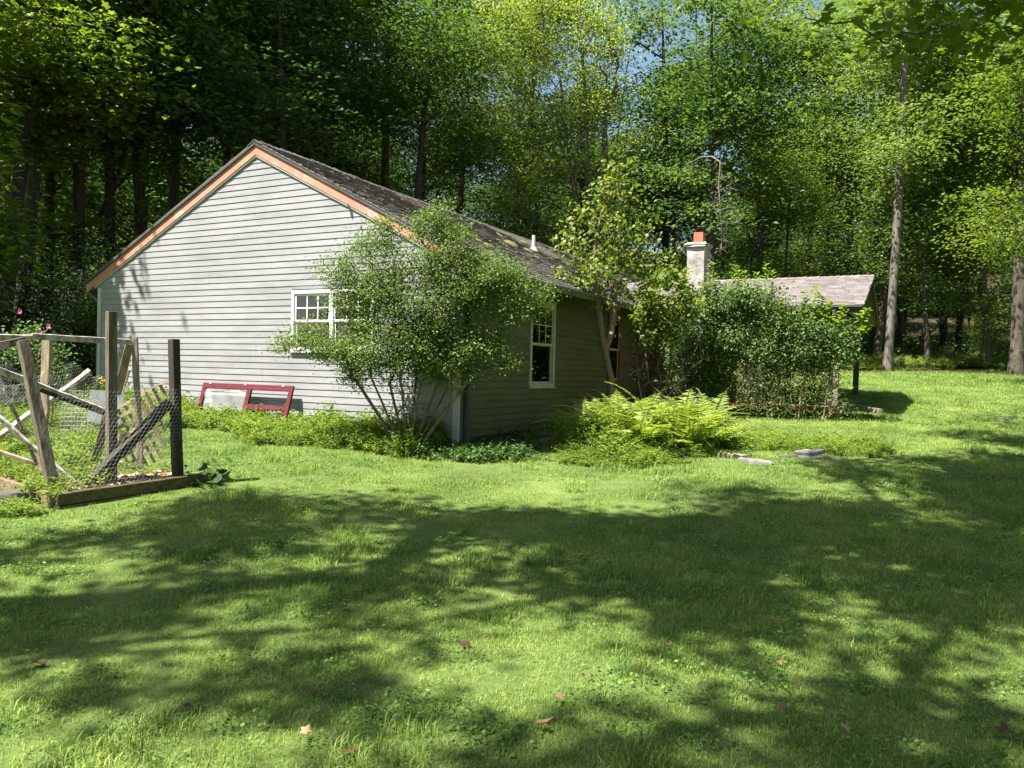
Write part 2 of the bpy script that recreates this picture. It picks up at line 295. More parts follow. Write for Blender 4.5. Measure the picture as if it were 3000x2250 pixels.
def on_ground(px, py, dz=0.):
    d = px_ray(px, py); t = 1.
    while t < 200:
        if 1.5 + d.z * t < float(gz(d.x * t, d.y * t)) + dz: break
        t += .02
    return Vector((d.x * t, d.y * t, 1.5 + d.z * t))
def forest_line(x): return np.interp(x, [-10, 15], [14.5, 31.5])

# ------------------------------------------------------------------ ground
xs = np.concatenate([np.linspace(-220, -24, 30), np.linspace(-22, 32, 136), np.linspace(34, 220, 30)])
ys = np.concatenate([np.linspace(-60, -2, 20), np.linspace(-1, 36, 120), np.linspace(38, 160, 50), np.linspace(170, 390, 12)])
XX, YY = np.meshgrid(xs, ys); ZZ = gz(XX, YY)
V = np.stack([XX.ravel(), YY.ravel(), ZZ.ravel()], 1); nx, ny = len(xs), len(ys)
I = np.arange(nx * ny).reshape(ny, nx)
F = np.stack([I[:-1, :-1].ravel(), I[:-1, 1:].ravel(), I[1:, 1:].ravel(), I[1:, :-1].ravel()], 1)
ground = mobj('ground', raw_mesh('ground', V, F, M['ground'], True)); tag(ground, 'gently rising lawn and shaded forest floor around the house', None, None, 'structure')

# ------------------------------------------------------------------ plant machinery
KITE_V = np.array([(0, 0, 0), (.45, .3, .07), (1, 0, -.08), (.45, -.3, .07)]); KITE_F = np.array([(0, 1, 2), (0, 2, 3)])
OVAL_V = np.array([(0, 0, 0), (.3, .2, .05), (.7, .18, .03), (1, 0, -.1), (.7, -.18, .03), (.3, -.2, .05)]); OVAL_F = np.array([(0, 1, 2), (0, 2, 3), (0, 3, 4), (0, 4, 5)])
ROUND_V = np.array([(0, 0, 0), (.25, .42, .06), (.75, .4, .05), (1, 0, -.06), (.75, -.4, .05), (.25, -.42, .06)]); ROUND_F = OVAL_F
_mo = [(0, 0), (.0, .36), (.26, .26), (.52, .52), (.6, .18), (1, 0), (.6, -.18), (.52, -.52), (.26, -.26), (0, -.36)]
MAPLE_V = np.array([(.35, 0, .04)] + [(x, y, -.08 * abs(y) - .06 * x) for x, y in _mo]); MAPLE_F = np.array([(0, i, i % 10 + 1) for i in range(1, 11)])
def unit(a): return a / np.maximum(np.linalg.norm(a, axis=-1, keepdims=True), 1e-9)
def leaf_mesh(name, P, Nn, D, size, mat, tv=KITE_V, tf=KITE_F, rnd=None, rs=None):
    n = len(P); Nn = unit(Nn); D = unit(D - (D * Nn).sum(1, keepdims=True) * Nn); S = np.cross(Nn, D); size = np.broadcast_to(size, (n,))[:, None, None]
    V = P[:, None, :] + size * (tv[None, :, 0:1] * D[:, None] + tv[None, :, 1:2] * S[:, None] + tv[None, :, 2:3] * Nn[:, None])
    k = len(tv); F = (tf[None] + (np.arange(n) * k)[:, None, None]).reshape(-1, tf.shape[1])
    if rnd is None: rnd = rs.random(n)
    return raw_mesh(name, V.reshape(-1, 3), F, mat, False, np.repeat(rnd, k))
def join_raw(name, meshes, mat):
    Vs, Fs, Rs, b = [], [], [], 0
    for me in meshes:
        n = len(me.vertices); v = np.empty(n * 3, np.float32); me.vertices.foreach_get('co', v); Vs.append(v.reshape(-1, 3))
        k = len(me.polygons[0].vertices); f = np.empty(len(me.loops), np.int32); me.loops.foreach_get('vertex_index', f); Fs.append(f.reshape(-1, k) + b)
        r = np.empty(n, np.float32); me.attributes['rnd'].data.foreach_get('value', r); Rs.append(r); b += n
    return raw_mesh(name, np.concatenate(Vs), np.concatenate(Fs), mat, False, np.concatenate(Rs))
def grow(trunk, targets, rs, step=.5, wander=.12, up=.5, arc=.25):
    """attach every target to the nearest fitting node: a branching skeleton. Returns pos, parent, tip index"""
    pos = [np.array(p, float) for p in trunk]; par = [-1] + list(range(len(trunk) - 1)); tips = []
    base = pos[0]
    tg = sorted(targets, key=lambda t: np.linalg.norm(np.asarray(t)[:2] - np.array(trunk[-1])[:2]) + abs(t[2] - base[2]) * .4)
    for t in tg:
        t = np.asarray(t, float); A = np.array(pos); d = t - A; dist = np.linalg.norm(d, axis=1); hz = np.linalg.norm(d[:, :2], axis=1)
        cost = dist + 2.2 * np.maximum(0, A[:, 2] - (t[2] - up * hz)); i = int(np.argmin(cost)); a = pos[i]; L = dist[i]
        n = max(2, int(math.ceil(L / step))); c = (a + t) / 2 + np.array([0, 0, 1]) * L * arc * .5 + rs.normal(0, wander * L * .3, 3); j = i
        for k in range(1, n + 1):
            u = k / n; p = (1 - u) ** 2 * a + 2 * u * (1 - u) * c + u * u * t
            if k < n: p = p + rs.normal(0, wander * step * .5, 3)
            pos.append(p); par.append(j); j = len(pos) - 1
        tips.append(j)
    return np.array(pos), np.array(par), tips
def tubes_from(pos, par, r_base, r_tip, rs, sides=6, rmin=0., flare=.35, thick_trunk=None):
    n = len(pos); cnt = np.zeros(n); kids = [[] for _ in range(n)]
    for i in range(n):
        if par[i] >= 0: kids[par[i]].append(i)
    for i in range(n - 1, -1, -1):
        if not kids[i]: cnt[i] = 1
        if par[i] >= 0: cnt[par[i]] += cnt[i]
    tot = max(cnt[0], 2); p = math.log(tot) / math.log(max(r_base / r_tip, 1.01)); rad = r_tip * cnt ** (1 / p)
    mb = MB(); stack = [0]; done = []
    starts = [(0, None)]
    while starts:
        i, pr = starts.pop(); chain = ([pr] if pr is not None else []) + [i]; rr = ([min(rad[pr], rad[i] * 1.15)] if pr is not None else []) + [rad[i]]
        while kids[i]:
            ks = sorted(kids[i], key=lambda k: -cnt[k])
            for k in ks[1:]: starts.append((k, i))
            i = ks[0]; chain.append(i); rr.append(rad[i])
        if max(rr) < rmin or len(chain) < 2: continue
        rr[-1] *= .5
        if chain[0] == 0 and flare: rr[0] *= 1 + flare
        r0 = max(rr); sd = sides if r0 > .05 else (5 if r0 > .02 else 3)
        mb.tube([pos[c] for c in chain], rr, sd, cap=False)
    return mb, rad
RT = []
def sprays(pos, par, tips, rs, per, spread=(.45, .45, .12), back=4, up=.9, lean=.5, droop=.25):
    """leaf anchors: round the last nodes of every tip"""
    P = []; D = []; RT.clear()
    for t in tips:
        ch = [t]; i = t
        for _ in range(back):
            if par[i] < 0: break
            i = par[i]; ch.append(i)
        ch = np.array(ch); n = int(per * rs.uniform(.6, 1.4)); w = np.linspace(1.3, .5, len(ch)); pick = rs.choice(ch, n, p=w / w.sum())
        off = rs.normal(0, 1, (n, 3)) * np.array(spread); ax = rs.normal(0, .15, 2); off[:, 2] += off[:, 0] * ax[0] + off[:, 1] * ax[1]
        off[:, 2] -= droop * (off[:, 0] ** 2 + off[:, 1] ** 2)
        RT.extend([rs.normal(0, .22)] * n); P.append(pos[pick] + off); d = off.copy() + rs.normal(0, .25, (n, 3)); d[:, 2] -= .15; D.append(d)
    P = np.concatenate(P); D = np.concatenate(D); n = len(P)
    Nn = np.stack([rs.normal(0, lean, n), rs.normal(0, lean, n), np.full(n, up)], 1)
    return P, Nn, D
def blob_targets(rs, n, blobs):
    """blobs: (cx,cy,cz,rx,ry,rz); points favour the shell"""
    vol = np.array([b[3] * b[4] * b[5] for b in blobs]); k = rs.choice(len(blobs), n, p=vol ** .6 / (vol ** .6).sum()); out = []
    for i in k:
        b = blobs[i]; v = rs.normal(0, 1, 3); v /= np.linalg.norm(v); v *= rs.uniform(.25, 1) ** .45; out.append((b[0] + v[0] * b[3], b[1] + v[1] * b[4], b[2] + v[2] * b[5]))
    return out
def make_tree(seed, h, crown_z, cr, r_base, ntip, per, leaf, lmat, bark, spread=(.5, .5, .13), lean_top=(0, 0), tv=KITE_V, tf=KITE_F, back=4, blobs=None, sides=7, top_taper=.55, wander=.18, up=.35, low=0):
    rs = np.random.RandomState(seed); nt = max(6, int(h / 1.3)); tr = []
    wx, wy = rs.normal(0, .25, 2)
    for i in range(nt):
        u = i / (nt - 1) * .86; z = u * h; tr.append((lean_top[0] * u + wx * sin(u * 5) * .6, lean_top[1] * u + wy * sin(u * 4 + 1) * .6, z - .25 * (i == 0)))
    if blobs is None:
        blobs = []
        for _ in range(rs.randint(9, 13)):
            u = rs.uniform(0, 1); z = crown_z + u * (h - crown_z); rr = cr * (1 - top_taper * u) * rs.uniform(.5, 1); an = rs.uniform(0, 2 * pi)
            blobs.append((lean_top[0] * z / h + cos(an) * rr * .62, lean_top[1] * z / h + sin(an) * rr * .62, z, rr * .62, rr * .62, rs.uniform(.5, 1.1) + .05 * h * .5))
    T = blob_targets(rs, ntip, blobs)
    for _ in range(low):
        an = rs.uniform(0, 2 * pi); T.append((cos(an) * cr * .4, sin(an) * cr * .4, rs.uniform(.35, 1) * crown_z))
    pos, par, tips = grow(tr, T, rs, step=.7, wander=wander, up=up)
    mb, rad = tubes_from(pos, par, r_base, .012, rs, sides, 0.008)
    tm = mb.mesh('trunk', bark, True)
    P, Nn, D = sprays(pos, par, tips, rs, per, spread, back, .9, .36, .16)
    cm = leaf_mesh('crown', P, Nn, D, leaf * rs.uniform(.5, 1.4, len(P)), lmat, tv, tf, rnd=np.clip(.5 + (rs.random(len(P)) - .5) * .75 + np.array(RT), 0, 1))
    return tm, cm
def plant_tree(protos, k, x, y, rz, s, label, group=None, name='forest_tree', cat='tree', tilt=(0, 0), zs=None):
    tm, cm = protos[k]; e = empty(name, (x, y, float(gz(x, y)) - .05), 0, label, cat, group)
    e.rotation_euler = (Matrix.Rotation(tilt[1], 3, 'Y') @ Matrix.Rotation(tilt[0], 3, 'X') @ Matrix.Rotation(rz, 3, 'Z')).to_euler(); e.scale = (s, s, zs or s)
    mobj('trunk', tm, e); mobj('crown', cm, e); return e

# ------------------------------------------------------------------ the house
HZ = .42
house = empty('house', (CX, CY, HZ), -TH, 'long single storey house with grey lap siding, brown shingle roof and open porch wing', 'house')
W = 7.91; LEN = 19.0; ZB = .555 - HZ; ZS = 2.90 - HZ; RZ = 5.16 - HZ; XR = -W / 2   # ridge at x=XR
SL = .5; CO = .1016
def rakez(x, off=0.): return RZ - off - SL * abs(x - XR)
def rake_x(z, side, off=0.): # x at height z on the lower edge of rake
    d = (RZ - off - z) / SL; return XR + side * d
PROF = lambda z0, z1, y: [(y - .002, z1), (y - .0115, z0 + .010), (y - .012, z0 + .004), (y - .010, z0), (y + .0, z0), (y + .0, z1)]
hr = random.Random(5)
def plank_row(parent, matn, z0, z1, x0, x1, y, holes=(), joints=(), name='siding_plank', rot=None, off=(0, 0)):
    """one course of siding, split at holes and joints"""
    spans = [(x0, x1)]
    for (ha, hb, hz0, hz1) in holes:
        if hz0 < (z0 + z1) / 2 < hz1:
            out = []
            for a, b in spans:
                a_, b_ = (a(z0) if callable(a) else a), (b(z0) if callable(b) else b)
                if ha > a_ and hb < b_: out += [(a, ha), (hb, b)]
                elif hb > a_ and ha <= a_ and hb < b_: out.append((hb, b))
                elif ha < b_ and hb >= b_ and ha > a_: out.append((a, ha))
                elif hb <= a_ or ha >= b_: out.append((a, b))
            spans = out
    for (ha, hb, hz0, hz1) in holes:
        if hz0 < (z0 + z1) / 2 < hz1:
            for c, d in ((z0, hz0), (hz1, z1)):
                if d - c > .004: m = MB(); m.box(ha - .001, y - .007, c, hb + .001, y, d); o = m.obj('siding_trim', M[matn], parent); o.rotation_euler = (0, 0, rot or 0)
    for j in joints:
        out = []
        for a, b in spans:
            a_, b_ = (a(z0) if callable(a) else a), (b(z0) if callable(b) else b)
            if a_ + .4 < j < b_ - .4: out += [(a, j - .0015), (j + .0015, b)]
            else: out.append((a, b))
        spans = out
    for a, b in spans:
        m = MB(); m.cur = hr.random(); yy = y - hr.uniform(0, .0012); pr_ = PROF(z0, z1 + .004, yy)
        if rot is not None: pr_ = [(q[0] - (.006 if 0 < i < 4 else 0), q[1]) for i, q in enumerate(pr_)]
        m.prism(pr_, a, b)
        o = m.obj(name, M[matn], parent)
        if rot is not None: o.rotation_euler = (0, 0, rot); o.location = (off[0], off[1], 0)
# core walls
m = MB(); zt = ZS + .02
m.add([(-W, .0, -.5), (0, .0, -.5), (0, .0, zt), (XR, .0, rakez(XR, .12)), (-W, .0, zt)], [(0, 1, 2, 3, 4)][:0])
GWIN = (-3.13, -1.50, 1.765 - HZ, 2.72 - HZ)     # gable window opening x0,x1,z0,z1
SW1 = (2.17, 3.14, 1.272 - HZ, 2.735 - HZ); SW2 = (5.74, 6.5, 1.34 - HZ, 2.75 - HZ)
def wall_panels(mb, x0, x1, z0, ztop, holes, f):
    """flat wall with rectangular holes as boxes; f maps (x0,x1,z0,z1)"""
    xs_ = sorted({x0, x1, *[h[0] for h in holes], *[h[1] for h in holes]})
    for a, b in zip(xs_[:-1], xs_[1:]):
        hs = [h for h in holes if h[0] <= a and h[1] >= b]
        if hs: f(a, b, z0, hs[0][2]); f(a, b, hs[0][3], ztop)
        else: f(a, b, z0, ztop)
m = MB()
wall_panels(m, -W + .002, -.002, -.1, ZS, [GWIN], lambda a, b, c, d: m.box(a, .001, c, b, .11, d))
m.add([(-W, .001, ZS), (0, .001, ZS), (XR, .001, rakez(XR, .10)), (-W, .11, ZS), (0, .11, ZS), (XR, .11, rakez(XR, .10))], [(0, 1, 2), (5, 4, 3), (0, 3, 4, 1), (1, 4, 5, 2), (2, 5, 3, 0)])
m.obj('wall', M['interior'], house)
m = MB(); wall_panels(m, .12, LEN, -.1, ZS, [SW1, SW2], lambda a, b, c, d: m.box(-.11, a, c, -.001, b, d)); m.obj('wall', M['interior'], house)
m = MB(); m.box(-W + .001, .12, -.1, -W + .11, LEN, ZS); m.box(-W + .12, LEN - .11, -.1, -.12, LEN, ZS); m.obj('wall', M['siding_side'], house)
m = MB(); m.box(-W + .13, .3, -.05, -.13, LEN - .15, .0); m.box(-W + .13, 1.6, 0, -.13, 1.7, ZS); m.obj('floor', M['interior'], house)
m = MB(); m.box(-W + .03, .03, -.7, -.03, .3, -.105); m.box(-.3, .31, -.7, -.03, LEN - .3, -.105); m.obj('foundation', M['rock_dark'], house)
# gable courses
RK = .165
nrow = int((rakez(XR, RK) - ZB) / CO) + 1
JN = {k: [] for k in range(60)}
for px_, z_ in ((-4.434, 3.565), (-3.602, 3.142), (-2.521, 4.167), (-3.823, 4.75), (-3.9, 1.75), (-3.75, 1.35), (-5.2, 2.2), (-6.1, 1.5), (-2.0, 3.6), (-5.0, 2.9)):
    k = int((z_ - HZ - ZB) / CO); JN[k].append(px_); JN[k + 1].append(px_)
for k in range(nrow):
    z0 = ZB + k * CO; z1 = z0 + CO
    if z0 < ZS - .01: a, b = -W + .075, -.085
    else: a = lambda z: max(rake_x(min(z, rakez(XR, RK) - .004), -1, RK), -W - .2); b = lambda z: min(rake_x(min(z, rakez(XR, RK) - .004), 1, RK), .30)
    plank_row(house, 'siding', z0, min(z1, rakez(XR, RK) - .006), a, b, 0, [(GWIN[0] - .01, GWIN[1] + .01, GWIN[2] - .02, GWIN[3] + .02)], JN.get(k, ()))
# side courses (run along +y, facing +x)
nside = int((ZS - ZB) / CO)
JS = {k: ([hr.uniform(1, 8)] if k % 2 == 0 else []) for k in range(40)}
for k in range(nside + 1):
    z0 = ZB + k * CO; z1 = min(z0 + CO, ZS - .004)
    if z1 - z0 < .03: continue
    # local: x' along side = y, so rotate +90 about z: (x',y')->( -y', x') ; outward (-y') -> +x
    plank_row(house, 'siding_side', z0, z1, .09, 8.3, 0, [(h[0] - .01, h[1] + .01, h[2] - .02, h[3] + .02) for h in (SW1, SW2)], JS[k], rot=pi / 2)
# corner boards
m = MB(); m.box(-W - .018, -.026, ZB - .02, -W + .075, .0, ZS); m.box(-W - .022, -.022, ZB - .02, -W - .0, .07, ZS); m.obj('corner_board', M['grey_trim'], house, bevel=.004)
m = MB(); m.box(-.085, -.026, ZB - .05, .026, .0, ZS); m.obj('corner_board', M['grey_trim'], house, bevel=.004)
m = MB(); m.box(.0, .001, ZB - .05, .025, .085, ZS); m.obj('corner_board', M['gutter'], house, bevel=.004)
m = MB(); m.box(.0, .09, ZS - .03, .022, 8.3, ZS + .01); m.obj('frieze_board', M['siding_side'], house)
# roof
EO, FO, EL = .55, .045, .32     # right eave overhang, front overhang, left eave overhang
def roof_pt(side, d, y, up=0.):  # d: horizontal distance from ridge
    n = Vector((side * SL, 0, 1)).normalized(); return Vector((XR + side * d, y, RZ - SL * d)) + n * up
DR, DL = W / 2 + EO, W / 2 + EL
for side, D_ in ((1, DR), (-1, DL)):
    m = MB(); A = [roof_pt(side, d, y, u) for u in (-.045, -.012) for d, y in ((0, -FO), (D_, -FO), (D_, LEN + .3), (0, LEN + .3))]
    m.add(A, [(0, 1, 2, 3), (4, 7, 6, 5), (0, 4, 5, 1), (1, 5, 6, 2), (2, 6, 7, 3), (3, 7, 4, 0)]); m.obj('roof_deck', M['dark_wood'], house)
def shingles(parent, origin_fn, D_, y0, y1, sl, matn, exposure=.14, seed=1, sag=0.):
    rs = random.Random(seed); m = MB(); Ls = D_ * math.sqrt(1 + sl * sl); n = int(Ls / exposure) + 1
    for i in range(n):
        s0 = i * exposure; s1 = min(s0 + exposure * 1.12, Ls + .03); s0 = max(s0 - .005, 0)
        c = math.sqrt(1 + sl * sl); d0, d1 = s0 / c, s1 / c; y = y0 - rs.uniform(0, .25)
        while y < y1:
            w = rs.choice((.16, .24, .31, .33)); a, b = max(y, y0), min(y + w - .006, y1); y += w
            if b - a < .02: continue
            m.cur = rs.random(); lift = rs.uniform(0, .006) + (.012 if rs.random() < .04 else 0); ext = rs.uniform(-.008, .004)
            q = [origin_fn(d0, a, .002), origin_fn(d0, b, .002), origin_fn(d1 + ext, b, .019 + lift), origin_fn(d1 + ext, a, .019 + lift), origin_fn(d1 + ext, b, .0), origin_fn(d1 + ext, a, .0), origin_fn(d0, a, -.004), origin_fn(d0, b, -.004)]
            m.add(q, [(0, 3, 2, 1), (3, 5, 4, 2), (0, 6, 5, 3), (1, 2, 4, 7)])
    o = m.obj('shingles', M[matn], parent); o['kind'] = 'stuff'; return o
def sagf(y): return -.035 * sin(pi * min(max(y / LEN, 0), 1)) + .012 * sin(y * 1.3)
shingles(house, lambda d, y, u: roof_pt(1, d, y, u) + Vector((0, 0, sagf(y) * (1 - d / 5))), DR + .03, -FO - .02, LEN + .3, SL, 'shingle', seed=3)
m = MB(); A = [roof_pt(-1, d, y, u) for u in (-.01, .014) for d, y in ((0, -FO - .02), (DL + .03, -FO - .02), (DL + .03, LEN + .3), (0, LEN + .3))]
m.add(A, [(0, 1, 2, 3), (4, 7, 6, 5), (0, 4, 5, 1), (1, 5, 6, 2), (2, 6, 7, 3), (3, 7, 4, 0)]); m.obj('shingle_slope', M['shingle'], house)
y = -FO - .03; rr_ = random.Random(9); m = MB()
while y < LEN + .25:   # ridge caps
    m.cur = rr_.random() * .4; l = rr_.uniform(.005, .03); z = RZ + sagf(y) + .012; w = .15
    for a, up_ in ((y, l), (y + .24, 0)): pass
    q = [(XR, y, z + l + .01), (XR - w, y, z + l - w * SL), (XR + w, y, z + l - w * SL), (XR, y + .2, z + .004), (XR - w, y + .2, z - w * SL), (XR + w, y + .2, z - w * SL)]
    q2 = [(a, b, c - .012) for a, b, c in q]; m.add(q + q2, [(0, 1, 4, 3), (0, 3, 5, 2), (0, 2, 8, 6), (1, 0, 6, 7), (2, 5, 11, 8), (1, 7, 10, 4), (6, 8, 11, 9), (7, 6, 9, 10)]); y += .15
m.obj('ridge_cap', M['shingle'], house)['kind'] = 'stuff'
# rake boards: salmon peeling fascia in lengths, a pale strip under it
FT = .155
for side, D_ in ((1, DR), (-1, DL)):
    cuts = [0, 1.02, 2.55, D_] if side == 1 else [0, 2.1, D_]
    for a, b in zip(cuts[:-1], cuts[1:]):
        m = MB(); m.cur = hr.random(); g = .003
        P_ = [(XR + side * (a + (g if a else 0)), RZ - SL * (a + (g if a else 0)) - .05), (XR + side * (b - g), RZ - SL * (b - g) - .05)]
        pts = [(P_[0][0], -FO, P_[0][1]), (P_[1][0], -FO, P_[1][1]), (P_[1][0], -FO, P_[1][1] - FT), (P_[0][0], -FO, P_[0][1] - FT)]
        pts += [(x, y + .018, z) for x, y, z in pts]
        m.add(pts, [(0, 3, 2, 1), (4, 5, 6, 7), (0, 1, 5, 4), (1, 2, 6, 5), (2, 3, 7, 6), (3, 0, 4, 7)] if side == 1 else [(0, 1, 2, 3), (4, 7, 6, 5), (0, 4, 5, 1), (1, 5, 6, 2), (2, 6, 7, 3), (3, 7, 4, 0)])
        m.obj('rake_board', M['fascia'], house)
    m = MB(); d1 = D_ - .22; zz0 = RZ - .05 - FT
    pts = [(XR, -.034, zz0 - .001), (XR + side * d1, -.034, zz0 - SL * d1 - .001), (XR + side * d1, -.034, zz0 - SL * d1 - .03), (XR, -.034, zz0 - .03)]
    pts += [(x, -.0, z) for x, y, z in pts]; m.add(pts, [(0, 3, 2, 1), (4, 5, 6, 7), (0, 1, 5, 4), (1, 2, 6, 5), (2, 3, 7, 6), (3, 0, 4, 7)]); m.obj('rake_trim', M['grey_trim'], house)
    m = MB(); zz = RZ - .05
    pts = [(XR, -FO + .023, zz - FT + .03), (XR + side * D_, -FO + .023, zz - FT + .03 - SL * D_), (XR + side * D_, -.02, zz - FT + .03 - SL * D_), (XR, -.02, zz - FT + .03)]
    pts += [(x, y, z + .01) for x, y, z in pts]; m.add(pts, [(0, 1, 2, 3), (4, 7, 6, 5), (0, 4, 5, 1), (1, 5, 6, 2), (2, 6, 7, 3), (3, 7, 4, 0)]); m.obj('rake_soffit', M['grey_trim'], house)
# dark drip edge on the left rake
m = MB(); m.beam(roof_pt(-1, .0, -FO - .012, -.03), roof_pt(-1, DL + .02, -FO - .012, -.03), .03, .03, up=(0, 1, 0)); m.obj('drip_edge', M['gutter_dark'], house)
m = MB(); m.beam(roof_pt(1, .0, -FO - .012, -.03), roof_pt(1, DR + .02, -FO - .012, -.03), .03, .03, up=(0, 1, 0)); m.obj('drip_edge', M['gutter_dark'], house)
# right eave: soffit, fascia, gutter
ze = RZ - SL * DR
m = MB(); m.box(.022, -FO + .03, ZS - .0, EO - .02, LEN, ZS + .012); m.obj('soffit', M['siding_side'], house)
m = MB(); m.box(EO - .02, -FO + .03, ZS - .0, EO + .0, LEN, ze - .03); m.obj('eave_board', M['gutter'], house)
def gutter(y0, y1, x, zt_, matn, parent, flip=1):
    m = MB(); h = .105; w = .11 * flip
    pr = [(0, 0), (0, -h), (w * .62, -h), (w * .8, -h * .55), (w * .98, -h * .4), (w, 0), (w * .93, 0), (w * .9, -h * .36), (w * .72, -h * .5), (w * .56, -h + .006), (.006 * flip, -h + .006), (.006 * flip, 0)]
    n = len(pr); A = [(x + a, y0, zt_ + b) for a, b in pr]; B = [(x + a, y1, zt_ + b) for a, b in pr]
    m.add(A + B, [(i, (i + 1) % n, n + (i + 1) % n, n + i) for i in range(n)] + [(0, 1, 2, 3, 4, 5)[::-1], (n, n + 1, n + 2, n + 3, n + 4, n + 5)]); return m.obj('gutter', M[matn], parent)
gutter(-FO + .02, 8.3, EO + .002, ze - .01, 'gutter', house)
zl = RZ - SL * DL
gutter(-FO + .02, LEN, -W - EL - .002, zl - .01, 'gutter', house, -1)
m = MB(); m.box(-W - EL, -FO + .024, ZS - .04, -W - .022, LEN, ZS - .028); m.obj('soffit', M['dark_wood'], house)
# downspouts
m = MB(); m.tube([(-W - EL - .06, .05, zl - .1), (-W - EL - .05, .06, zl - .2), (-W - .08, .1, zl - .42), (-W - .06, .1, zl - .55), (-W - .06, .1, -.1)], .033, 8); m.obj('downspout', M['gutter'], house)
m = MB(); m.box(.03, .1, -.15, .10, .17, ZS + .01); m.obj('downspout', M['gutter_dark'], house, bevel=.008)
# vent pipe and moss
pd = px_ray(1563, 731)
def ray_roof(px, py):
    d = px_ray(px, py); c, s_ = cos(TH), sin(TH); o = Vector((0 - CX, 0 - CY, 1.5 - HZ)); o = Vector((o.x * c - o.y * s_, o.x * s_ + o.y * c, o.z)); dd = Vector((d.x * c - d.y * s_, d.x * s_ + d.y * c, d.z))
    # plane z = RZ - SL*(x-XR)
    t = (RZ - SL * (o.x - XR) - o.z) / (dd.z + SL * dd.x); return o + dd * t
vp = ray_roof(1563, 731); m = MB(); m.tube([vp - Vector((0, 0, .1)), vp + Vector((0, 0, .33))], .04, 12); v_ = m.obj('vent_pipe', M['pvc'], house, smooth=False)
m = MB(); m.tube([vp + Vector((0, 0, -.06)), vp + Vector((0, 0, .035)), vp + Vector((0, 0, .06))], [.11, .07, .045], 12); m.obj('flashing', M['pvc'], v_)
def moss_mesh(seed):
    rs = np.random.RandomState(seed); m = MB(); n = 8; rings = [(0, .9)] + [(1, .8), (.75, 1), (.45, .3)]
    V_ = [(0, 0, 1.0)]; F_ = []
    for k, (rr, zz) in enumerate([(.4, .9), (.75, .6), (1, 0)]):
        for i in range(9):
            a = 2 * pi * i / 9; q = rr * rs.uniform(.75, 1.2); V_.append((cos(a) * q, sin(a) * q, max(0, zz + rs.uniform(-.15, .15)) if k < 2 else -.1))
    for i in range(9):
        j = (i + 1) % 9; F_.append((0, 1 + i, 1 + j))
        for k in (0, 1): F_.append((1 + k * 9 + i, 10 + k * 9 + i, 10 + k * 9 + j, 1 + k * 9 + j))
    m.add(V_, F_); return m.mesh('moss_clump', M['moss'], True)
mm_ = [moss_mesh(i) for i in range(4)]
rq = random.Random(4); tilt = math.atan(SL)
spots = [(1432, 722, .13), (1496, 715, .2), (1548, 735, .13), (1438, 744, .1), (1536, 712, .12), (1402, 706, .1), (1465, 690, .08), (1573, 755, .07), (1530, 745, .06), (1375, 690, .1)]
spots += [(rq.uniform(960, 1640), 0, rq.uniform(.02, .05)) for _ in range(45)]
for px_, py_, r_ in spots:
    if py_ == 0: py_ = 413 + .3405 * (px_ - 753) + rq.uniform(12, 60)
    p = ray_roof(px_, py_)
    if p.x > DR + XR - .1 or p.x < XR: continue
    o = mobj('moss_clump', rq.choice(mm_), house, p + Vector((0, 0, .012)), (Matrix.Rotation(tilt, 3, 'Y') @ Matrix.Rotation(rq.uniform(0, 6), 3, 'Z')).to_euler(), (r_ * 1.0, r_ * 1.0, r_ * .25))

